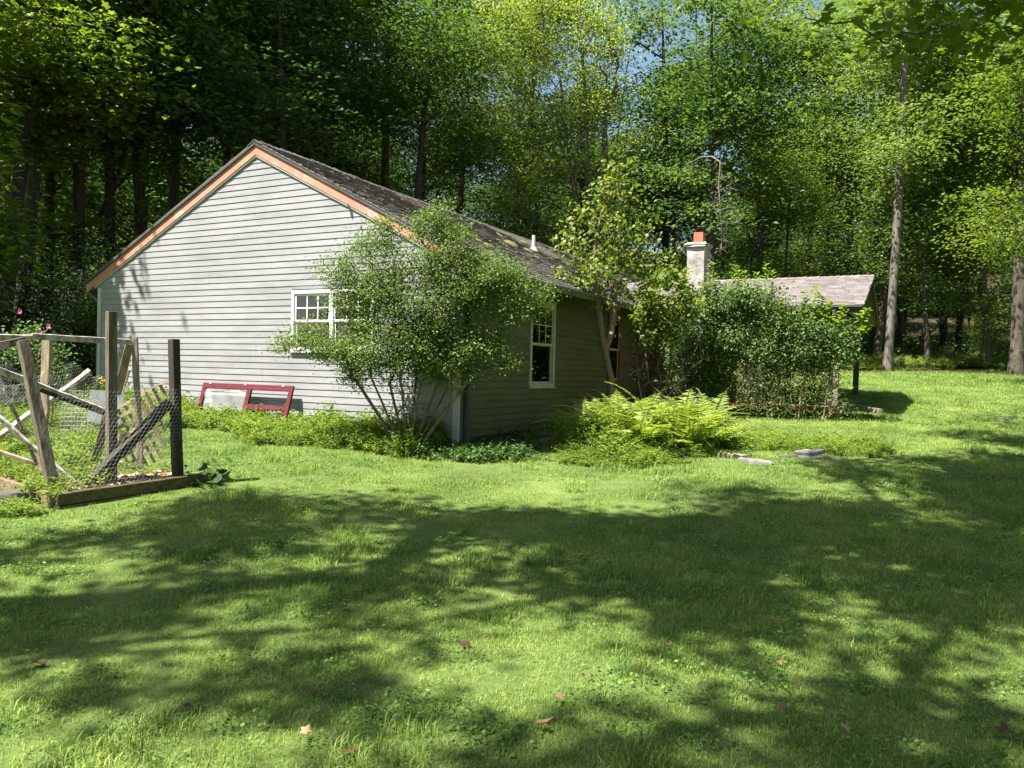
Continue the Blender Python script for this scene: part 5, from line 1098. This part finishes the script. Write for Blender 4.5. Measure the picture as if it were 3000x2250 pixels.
for k in range(5):
    rs = np.random.RandomState(90 + k); tv = MAPLE_V.copy(); tv[[2, 4, 6, 8, 10] if 0 else [3, 5, 7, 9], :2] *= 1.12; tv[:, 2] += rs.normal(0, .10, len(tv)) + .35 * (tv[:, 0] - .4) ** 2 * rs.uniform(.5, 2) + .25 * tv[:, 1] ** 2 * rs.uniform(-1, 2.5)
    lm.append(leaf_mesh('fallen_leaf', np.zeros((1, 3)), np.array([[0, 0, 1.]]), np.array([[1., 0, 0]]), 1.0, M['dryleaf'], tv, MAPLE_F, rnd=np.array([rs.random()])))
for i, (px, py, s) in enumerate(FL):
    p = on_ground(px, py, .03); o = mobj('fallen_leaf', lm[i % 5], None, p + Vector((0, 0, .008)), (gr.normal(0, .3), gr.normal(0, .3), gr.uniform(0, 6.3)), s * .72)
    SP_ = {0: 'reddish brown fallen leaf in the grass at the left edge', 4: 'big curled reddish leaf lying in the grass at bottom centre', 7: 'dark curled fallen leaf at the bottom edge left of centre', 10: 'round tan leaf in the sunlit grass at bottom right', 11: 'fallen leaf in the grass near the bottom right corner', 2: 'fallen leaf on sunny grass in the middle foreground'}
    row = 0 if py > 1930 else (1 if py > 1650 else 2); k_ = sum(1 for j, q in enumerate(FL) if j not in SP_ and (0 if q[1] > 1930 else (1 if q[1] > 1650 else 2)) == row and q[0] < px)
    tag(o, SP_.get(i, 'small dry fallen leaf, %s from the left %s' % (ORD[min(k_, 11)] if k_ < 12 else 'last', ['among those nearest the camera', 'among those in the middle foreground', 'among the farther ones toward the shade edge'][row])), 'leaf', 'small dry leaves fallen on the lawn')

# ------------------------------------------------------------------ trees
LF_, LM_, LY_, LP_ = M['leaf_forest'], M['leaf_maple'], M['leaf_yellow'], M['leaf_pale']
PR = {}
for k in range(5): PR['c%d' % k] = make_tree(100 + k, 21 + k % 3, 7.5 + (k % 2) * 2, 4.0, .17, 100, 165, .185, [LF_, LM_, LF_, LP_, LF_][k], M['bark' if k % 2 else 'bark_dark'], (.85, .85, .08), (gr.normal(0, .5), gr.normal(0, .5)), low=7, back=1)
for k in range(4): PR['m%d' % k] = make_tree(120 + k, 10.5 + k, 2.6, 3.0, .08, 85, 130, .125, [LF_, LM_, LF_, LM_][k], M['bark_dark'], (.6, .6, .08), (gr.normal(0, .4), gr.normal(0, .4)), wander=.25, back=1)
for k in range(3): PR['u%d' % k] = make_tree(130 + k, 4.2, .8, 1.7, .03, 60, 80, .10, [LF_, LM_, LP_][k], M['bark_dark'], (.32, .32, .08), (gr.normal(0, .3), gr.normal(0, .3)), wander=.25)
for k in range(3): PR['n%d' % k] = make_tree(140 + k, 17, 8.5, 5.2, .22, 150, 85, .16, LM_, M['bark'], (.55, .55, .12), low=0)
def gx(px, Y): return at(px, 1085, Y).x
def tp(k, px, Y, s=1., rz=None, label='', tilt=(0, 0), group=None, zs=None, x=None, name='forest_tree'):
    return plant_tree(PR, k, gx(px, Y) if x is None else x, Y, gr.uniform(0, 6.3) if rz is None else rz, s, label, group, name, 'tree', tilt, zs)
def custom(key, *a, **k): PR[key] = make_tree(*a, **k)
# prominent ones
custom('right_trunk', 201, 21, 9, 3.6, .16, 120, 140, .15, LP_, M['bark_pale'], (.65, .65, .11), (.6, 0), sides=12, low=0, back=2)
tp('right_trunk', 2597, 31, 1.0, 0, 'straight pale-barked tree at the lawn edge just right of the porch roof', name='lawn_edge_tree')
custom('edge_trunk', 202, 20, 7, 4.2, .25, 130, 140, .15, LM_, M['bark'], (.55, .55, .14), (0, 0), sides=12, low=0)
tp('edge_trunk', 2968, 30.5, 1.0, 1, 'thick brown trunk at the lawn edge by the right margin', name='lawn_edge_tree')
# yellow multi-stemmed tree
def yellow_tree():
    rs = np.random.RandomState(303); Y = 33.5; b = Vector((gx(1730, Y), Y, 0)); b.z = float(gz(b.x, b.y)) - .1
    e = empty('yellowing_maple', b, 0, 'tall yellow-leaved maple with several pale stems rising behind the roof ridge', 'tree')
    BL = [PB(*q, Y, 1.6, O=b) for q in ((1640, 60, 160, 90), (1500, 120, 110, 80), (1780, 120, 60, 90), (1480, 230, 110, 70), (1620, 230, 120, 80), (1760, 240, 70, 70), (1470, 330, 90, 45), (1600, 350, 110, 45), (1500, 410, 110, 40), (1740, 330, 60, 40), (1640, 480, 70, 28), (1500, 520, 70, 22), (1500, 600, 60, 30), (1560, 505, 80, 22), (1450, 60, 80, 60), (1650, -40, 170, 70), (1880, 380, 60, 40))]
    ST = [[(dx * .1, 0, 0), (dx * .35, 0, 4), (dx, .2, 8), (dx * 1.6, .2, 12), (dx * 2.1, 0, 15)] for dx in (-1.0, -.35, .25, .75)]
    T = blob_targets(rs, 330, BL); cl = [[] for _ in ST]
    for t in T: cl[int(np.argmin([abs(t[0] - s[3][0]) for s in ST]))].append(t)
    Ps, Ns, Ds = [], [], []
    for s, ts in zip(ST, cl):
        pos, par, tips = grow(s, ts, rs, .6, .2, .7); mb, rad = tubes_from(pos, par, .13, .012, rs, 7, .006); mb.obj('trunk', M['bark_pale'], e, smooth=True)
        a, b2, c = sprays(pos, par, tips, rs, 78, (.42, .42, .11), 4); Ps.append(a); Ns.append(b2); Ds.append(c)
    P = np.concatenate(Ps); mobj('crown', leaf_mesh('crown', P, np.concatenate(Ns), np.concatenate(Ds), .135 * rs.uniform(.6, 1.25, len(P)), LY_, rs=rs), e)
yellow_tree()
# trunks seen at left, behind and between
for k, px, Y, s, lab, tl in (
    ('c1', 450, 26, 1.15, 'thick dark trunk in shade left of the roof peak, one of a close pair', (0, 0)),
    ('c3', 492, 27, 1.05, 'second dark trunk of the close pair left of the roof peak', (0, .06)),
    ('c0', 336, 24, 1.0, 'dark forest tree above the left end of the roof', (0, -.02)),
    ('c2', 244, 22, .95, 'slim dark forest tree standing over the left eave', (0, .02)),
    ('c4', 119, 23, 1.0, 'forest tree with light patches on its bark near the left margin', (0, -.02)),
    ('c1', 30, 21, 1.0, 'forest tree at the very left margin behind the enclosure', (0, 0)),
    ('c3', 560, 30, 1.1, 'dark tree leaning to the right above the left roof slope', (0, .32)),
    ('c0', 520, 33, 1.1, 'dark tree leaning strongly right behind the leaning pair', (0, .25)),
    ('c2', 743, 36, 1.0, 'pale straight trunk directly above the roof peak', (0, 0)),
    ('c4', 857, 38, 1.0, 'pale thin trunk a little right of the roof peak', (0, .04)),
    ('c1', 2192, 41, 1.0, 'dark tree standing above the porch roof, right of the chimney', (0, 0)),
    ('c3', 2325, 40, .9, 'dark straight tree above the middle of the porch roof', (0, .01)),
    ('c2', 2498, 44, 1.3, 'thick forked dark trunk above the right end of the porch roof', (0, 0)),
    ('c4', 2095, 31.5, 1.0, 'dark tree right behind the chimney', (0, 0)),
    ('c0', 2030, 43, 1.0, 'dark tree left of the chimney flue', (0, 0)),
    ('c1', 1560, 40, 1.0, 'forest tree behind the vent pipe', (0, 0)),
    ('c2', 1930, 37, 1.0, 'forest tree between the yellow maple and the chimney', (0, 0)),
    ('c3', 2640, 44, 1.0, 'shaded tree just right of the pale lawn-edge trunk', (0, .03)),
    ('c0', 2752, 47, 1.2, 'dark trunk in the shaded wood beyond the fern bed, left of the others there', (0, 0)),
    ('c4', 2800, 46, 1.0, 'middle trunk of the shaded group beyond the fern bed', (0, 0)),
    ('c2', 2850, 45, .9, 'right-hand trunk of the shaded group beyond the fern bed', (0, 0)),
    ('c1', 2400, 52, .8, 'pale distant trunk above the porch roof', (0, 0)),
):
    tp(k, px, Y, s, None, lab, tl)
# tiers of foliage lit at the right, in front of the wood
custom('tier0', 210, 12, 3, 3.6, .12, 150, 90, .125, LP_, M['bark'], (.55, .55, .09), (-1.2, 0), wander=.2, up=.2)
custom('tier1', 211, 14, 2.6, 4.2, .14, 190, 90, .125, LM_, M['bark'], (.6, .6, .09), (-1.5, 0), wander=.2, up=.2)
tp('tier0', 2720, 34, 1.0, 0, 'layered light green maple hanging over the lawn edge right of the pale trunk', name='understory_maple')
tp('tier1', 2900, 33, 1.0, 0, 'layered bright maple leaning in over the fern bed', name='understory_maple')
tp('tier1', 3150, 24, .95, .3, 'near maple reaching in from the right margin with tiered sunlit leaves', name='understory_maple')
tp('tier0', 2500, 38, 1.2, .5, 'pale green crown standing above the porch roof end', name='understory_maple')
tp('tier0', 2560, 36, 1.5, 2.5, 'tall pale-leaved tree behind the lawn-edge trunk', name='understory_maple')
# pale tree behind chimney, leaves hanging at left
custom('left_maple', 215, 13.5, 6.6, 4.6, .16, 210, 110, .15, M['leaf_maple'], M['bark_dark'], (.6, .6, .08), (1.0, 0), tv=MAPLE_V * np.array([1, .9, 1]), tf=MAPLE_F, wander=.2, up=.15)
plant_tree(PR, 'left_maple', -12.6, 19.6, .2, 1.05, 'maple with broad olive-green sprays spreading in from the upper left', None, 'overhanging_maple')
# small dark evergreens in the shade behind the house
custom('ever', 216, 5, .5, 1.6, .05, 90, 110, .07, M['leaf_conifer'], M['bark_dark'], (.3, .3, .1), top_taper=.9)
for i, (px, Y, s, lab) in enumerate(((230, 18.5, .8, 'dense dark shrub beside the left wall corner'), (60, 17.5, .75, 'dense dark shrub behind the enclosure at the left margin'), (320, 30, 1.1, 'dark evergreen shrub above the left eave'), (1660, 33, 1.2, 'bluish green shrub tree behind the roof ridge under the yellow maple'), (1900, 35, 1.2, 'dark bluish tree behind the small tree and left of the chimney'), (1440, 36, 1.1, 'low green shrub tree just above the moss on the roof'))):
    tp('ever' if i < 3 else ('u2' if i != 4 else 'u0'), px, Y, s * (1 if i < 3 else 1.7), None, lab, name='understory_shrub')
# hanging dead branch
hp_ = at(2110, 500, 27.4); m = MB(); rs = np.random.RandomState(8)
tr_ = [(-.3, 3.8, 1.2), (-.2, 2, 1.0), (-.1, .8, .7), (0, 0, .3), (-.05, 0, -.4), (.05, 0, -1.4), (.15, 0, -2.4)]
T = [(rs.uniform(-.35, 1.0) * (1 - abs(z + 1.2) / 2.6), rs.uniform(-.3, .3), z) for z in rs.uniform(-2.9, -.1, 70)]
pos, par, tips = grow(tr_, T, rs, .2, .3, -1); mb, rad = tubes_from(pos, par, .032, .014, rs, 5, 0, 0); o = mb.obj('dead_branch', M['bark_pale'], smooth=True); o.location = hp_; tag(o, 'bare grey broken branch hanging down behind the chimney', 'branch')
# filling the wood
cand = []; rsf = np.random.RandomState(42)
occ = [(o.location.x, o.location.y) for o in COL.objects if o.get('category') == 'tree']
y = 17.
for _ in range(6000):
    Y = rsf.uniform(16, 72); X = rsf.uniform(-.72 * Y - 5, .72 * Y + 5)
    if Y < forest_line(X) + 2.5 or in_house(X, Y, 3.0): continue
    sp = 3.4 + Y * .022
    if all((X - a) ** 2 + (Y - b) ** 2 > sp * sp for a, b in occ): occ.append((X, Y)); cand.append((X, Y))
    if len(cand) >= 135: break
LMK = [(-500, 'outside the left margin'), (70, 'behind the garden enclosure'), (250, 'over the left eave'), (480, 'over the left roof slope'), (750, 'above the roof peak'), (1050, 'above the upper right roof slope'), (1400, 'above the moss on the roof'), (1564, 'behind the vent pipe'), (1760, 'behind the small side-wall tree'), (2040, 'behind the chimney'), (2300, 'above the middle of the porch roof'), (2500, 'above the porch roof end'), (2640, 'beside the pale lawn-edge trunk'), (2820, 'beyond the fern bed'), (3000, 'at the right margin'), (3400, 'outside the right margin')]
cnt_ = {}
for X, Y in sorted(cand, key=lambda q: q[1]):
    px = X / Y * 2325 + 1500; far = Y > 46; lm_ = min(LMK, key=lambda q: abs(q[0] - px))[1]
    k = rsf.choice(['c0', 'c1', 'c2', 'c3', 'c4', 'm0', 'm1', 'm2', 'm3'], p=[.13, .13, .13, .13, .13, .09, .09, .09, .08]) if not far else rsf.choice(['c0', 'c2', 'c4', 'm0', 'm2'], p=[.24, .24, .24, .14, .14])
    kd = ('distant ' if far else '') + ('short bushy' if k[0] == 'm' else 'tall'); c_ = cnt_[(kd, lm_)] = cnt_.get((kd, lm_), 0) + 1
    plant_tree(PR, k, X, Y, rsf.uniform(0, 6.3), rsf.uniform(.8, 1.1), '%s green tree %s, %s one back' % (kd, lm_, ORD[min(c_ - 1, 11)]), 'distant trees of the wood' if far else 'green trees of the wood', 'forest_tree', 'tree', (rsf.normal(0, .03), rsf.normal(0, .03)))
# understory saplings at the edge
WORDN = ['', 'one', 'two', 'three', 'four', 'five', 'six', 'seven', 'eight', 'nine', 'ten', 'eleven', 'twelve', 'thirteen', 'fourteen']
n = 0; sap_ = {}
for _ in range(4000):
    Y = rsf.uniform(16, 50); X = rsf.uniform(-.7 * Y - 3, .7 * Y + 3)
    if Y < forest_line(X) + 1.8 or in_house(X, Y, 2.0): continue
    if abs(X - 15) < 5 and Y < 42: continue
    lm_ = min(LMK, key=lambda q: abs(q[0] - (X / Y * 2325 + 1500)))[1]; sap_[lm_] = sap_.get(lm_, 0) + 1
    plant_tree(PR, rsf.choice(['u0', 'u1', 'u2']), X, Y, rsf.uniform(0, 6.3), rsf.uniform(.6, 1.25), 'leafy sapling in the undergrowth ' + lm_, 'saplings in the undergrowth', 'sapling', 'sapling'); n += 1
    if n > 70: break
# the far wood
fw = []
while len(fw) < 130:
    Y = rsf.uniform(74, 120); X = rsf.uniform(-.75 * Y, .75 * Y); fw.append((X, Y, float(gz(X, Y)) - 1))
fw = np.array(fw); n = len(fw); s_ = rsf.uniform(.8, 1.1, n)
pc = [PR[k][1].copy() for k in ('c0', 'c2', 'm1')]
scatter('far_wood', fw, np.stack([np.zeros(n), np.zeros(n), rsf.uniform(0, 6.3, n)], 1), np.stack([s_ * 1.2, s_ * 1.2, s_ * .62], 1), rsf.randint(0, 3, n), pc, 'far wooded hillside seen as one green mass between the trees')
# trees standing beside and behind the viewer; unseen, crowns shaped only to cast the lawn shade
SHADE = [(-2.9, 7.4, .6), (-2.2, 7.6, 1.0), (-1.0, 7.7, 1.0), (.2, 7.4, 1.1), (1.3, 7.2, 1.1), (2.4, 7.5, 1.3), (3.6, 8, 1.5), (4.8, 8.8, 1.6), (6, 9.8, 1.7), (7.3, 11, 1.8), (9, 12.5, 1.8), (-2.6, 6.3, .8), (.6, 6.1, .9), (2.0, 6.0, 1.0), (3.4, 6.4, 1.2), (4.6, 7, 1.2),
         (1.2, 5.2, .7), (-1.9, 5.1, .7), (-.9, 4.6, .6), (-2.4, 4.2, .5), (-1.3, 3.7, .5), (-.2, 3.0, .4), (1.2, 4.6, .5), (2.0, 4.4, .5), (1.7, 3.8, .45), (2.6, 3.6, .4), (-.3, 5.6, .6), (3.0, 5.0, .7), (4.2, 5.6, .8), (-3.6, 6.0, .6), (-1.6, 6.3, .6), (6.5, 8.2, 1.4), (8, 9.5, 1.4), (10.5, 11.5, 1.6), (-4.2, 5.0, .7), (-1.9, 4.0, .6), (-.9, 3.5, .4), (-2.3, 4.6, .5), (-.4, 3.3, .35), (.1, 3.1, .3), (.35, 2.9, .3), (1.5, 3.7, .4), (1.9, 3.4, .4), (2.2, 3.2, .35), (1.0, 4.3, .4)]
TR_ = [(-8.2, 3.2), (-4.5, -3.2), (2.5, -4.5), (8.5, .5)]
BS = [[] for _ in TR_]; ks = 1 / math.tan(SUN_EL); lx, ly = cos(SUN_AZ) * ks, -sin(SUN_AZ) * ks; rsh = np.random.RandomState(5)
SH2 = []
for X, Y, r_ in SHADE:
    for _ in range(max(2, int(3 * r_ + 1))):
        a_, q_ = rsh.uniform(0, 6.3), r_ * rsh.uniform(.1, .85); SH2.append((X + cos(a_) * q_, Y + sin(a_) * q_, r_ * rsh.uniform(.32, .52)))
for X, Y, r_ in SH2:
    h_ = rsh.uniform(8.5, 14); x, y = X - lx * h_, Y - ly * h_; j = int(np.argmin([(x - a) ** 2 + (y - b) ** 2 for a, b in TR_])); a, b = TR_[j]; BS[j].append((x - a, y - b, h_, r_ * .95, r_ * .95, .5))
for j, (x, y) in enumerate(TR_):
    if not BS[j]: BS[j] = [(0, 0, 14, 2, 2, 1)]
    area_ = sum(b[3] ** 2 for b in BS[j]); nt_ = int(area_ * 17) + 10
    custom('shade%d' % j, 230 + j, 13, 7, 4, .2, nt_, 110, .14, LM_, M['bark'], (.24, .24, .1), (0, 0), blobs=BS[j], up=.1, back=3)
    plant_tree(PR, 'shade%d' % j, x, y, 0, 1.0, ['tall maple left of the viewer, its limbs reaching over the lawn', 'maple behind the viewer at left', 'maple just behind the viewer at right', 'maple right of the viewer'][j], None, 'lawn_maple')
custom('over_right', 220, 16, 8, 4, .2, 170, 75, .14, LM_, M['bark'], (.5, .5, .1), tv=MAPLE_V * np.array([1, .9, 1]), tf=MAPLE_F, up=.05,
       blobs=[(-6.9, .6, 4.85, 1.1, .6, .16), (-7.9, .5, 5.0, .7, .5, .12), (-5.9, .4, 4.95, .8, .5, .14), (-5.0, .8, 5.4, 1.2, .9, .3), (-3.8, 1.0, 6.6, 1.2, 1, .4), (-2, 3.5, 9, 2.6, 2.4, 1.3), (0, 0, 12, 3.6, 3.6, 2.2), (-1, 6, 8.5, 2.6, 2.2, 1.2)])
plant_tree(PR, 'over_right', 9.4, 7.6, 0, 1.0, 'maple limb with dark backlit leaves hanging into the top right of the view', None, 'overhanging_maple')
custom('edge_shade', 222, 16, 2.2, 2.2, .15, 260, 300, .18, LM_, M['bark'], (.5, .5, .2), top_taper=.1)
plant_tree(PR, 'edge_shade', -12.0, 14.3, 0, 1.0, 'slim maple outside the left margin shading the wall corner', None, 'lawn_maple')
# the wood closes round the clearing
rr2 = np.random.RandomState(9); ring = []
for _ in range(9000):
    x, y = rr2.uniform(-48, 50), rr2.uniform(-42, 30)
    if abs(x) < .72 * y + 5 or math.hypot(x * .8, y + 1) < 17 or (x < 0 and y > -14 and x > -23): continue
    if y > 0 and x > 0 and x < 13: continue
    if all((x - a) ** 2 + (y - b) ** 2 > 20 for a, b in ring): ring.append((x, y))
    if len(ring) >= 75: break
for x, y in ring: plant_tree(PR, rr2.choice(['c0', 'c1', 'c3', 'm0', 'm1', 'm3', 'tier1']), x, y, rr2.uniform(0, 6.3), rr2.uniform(.85, 1.1), 'tree of the wood that closes round the clearing outside the view', 'trees round the clearing outside the view')
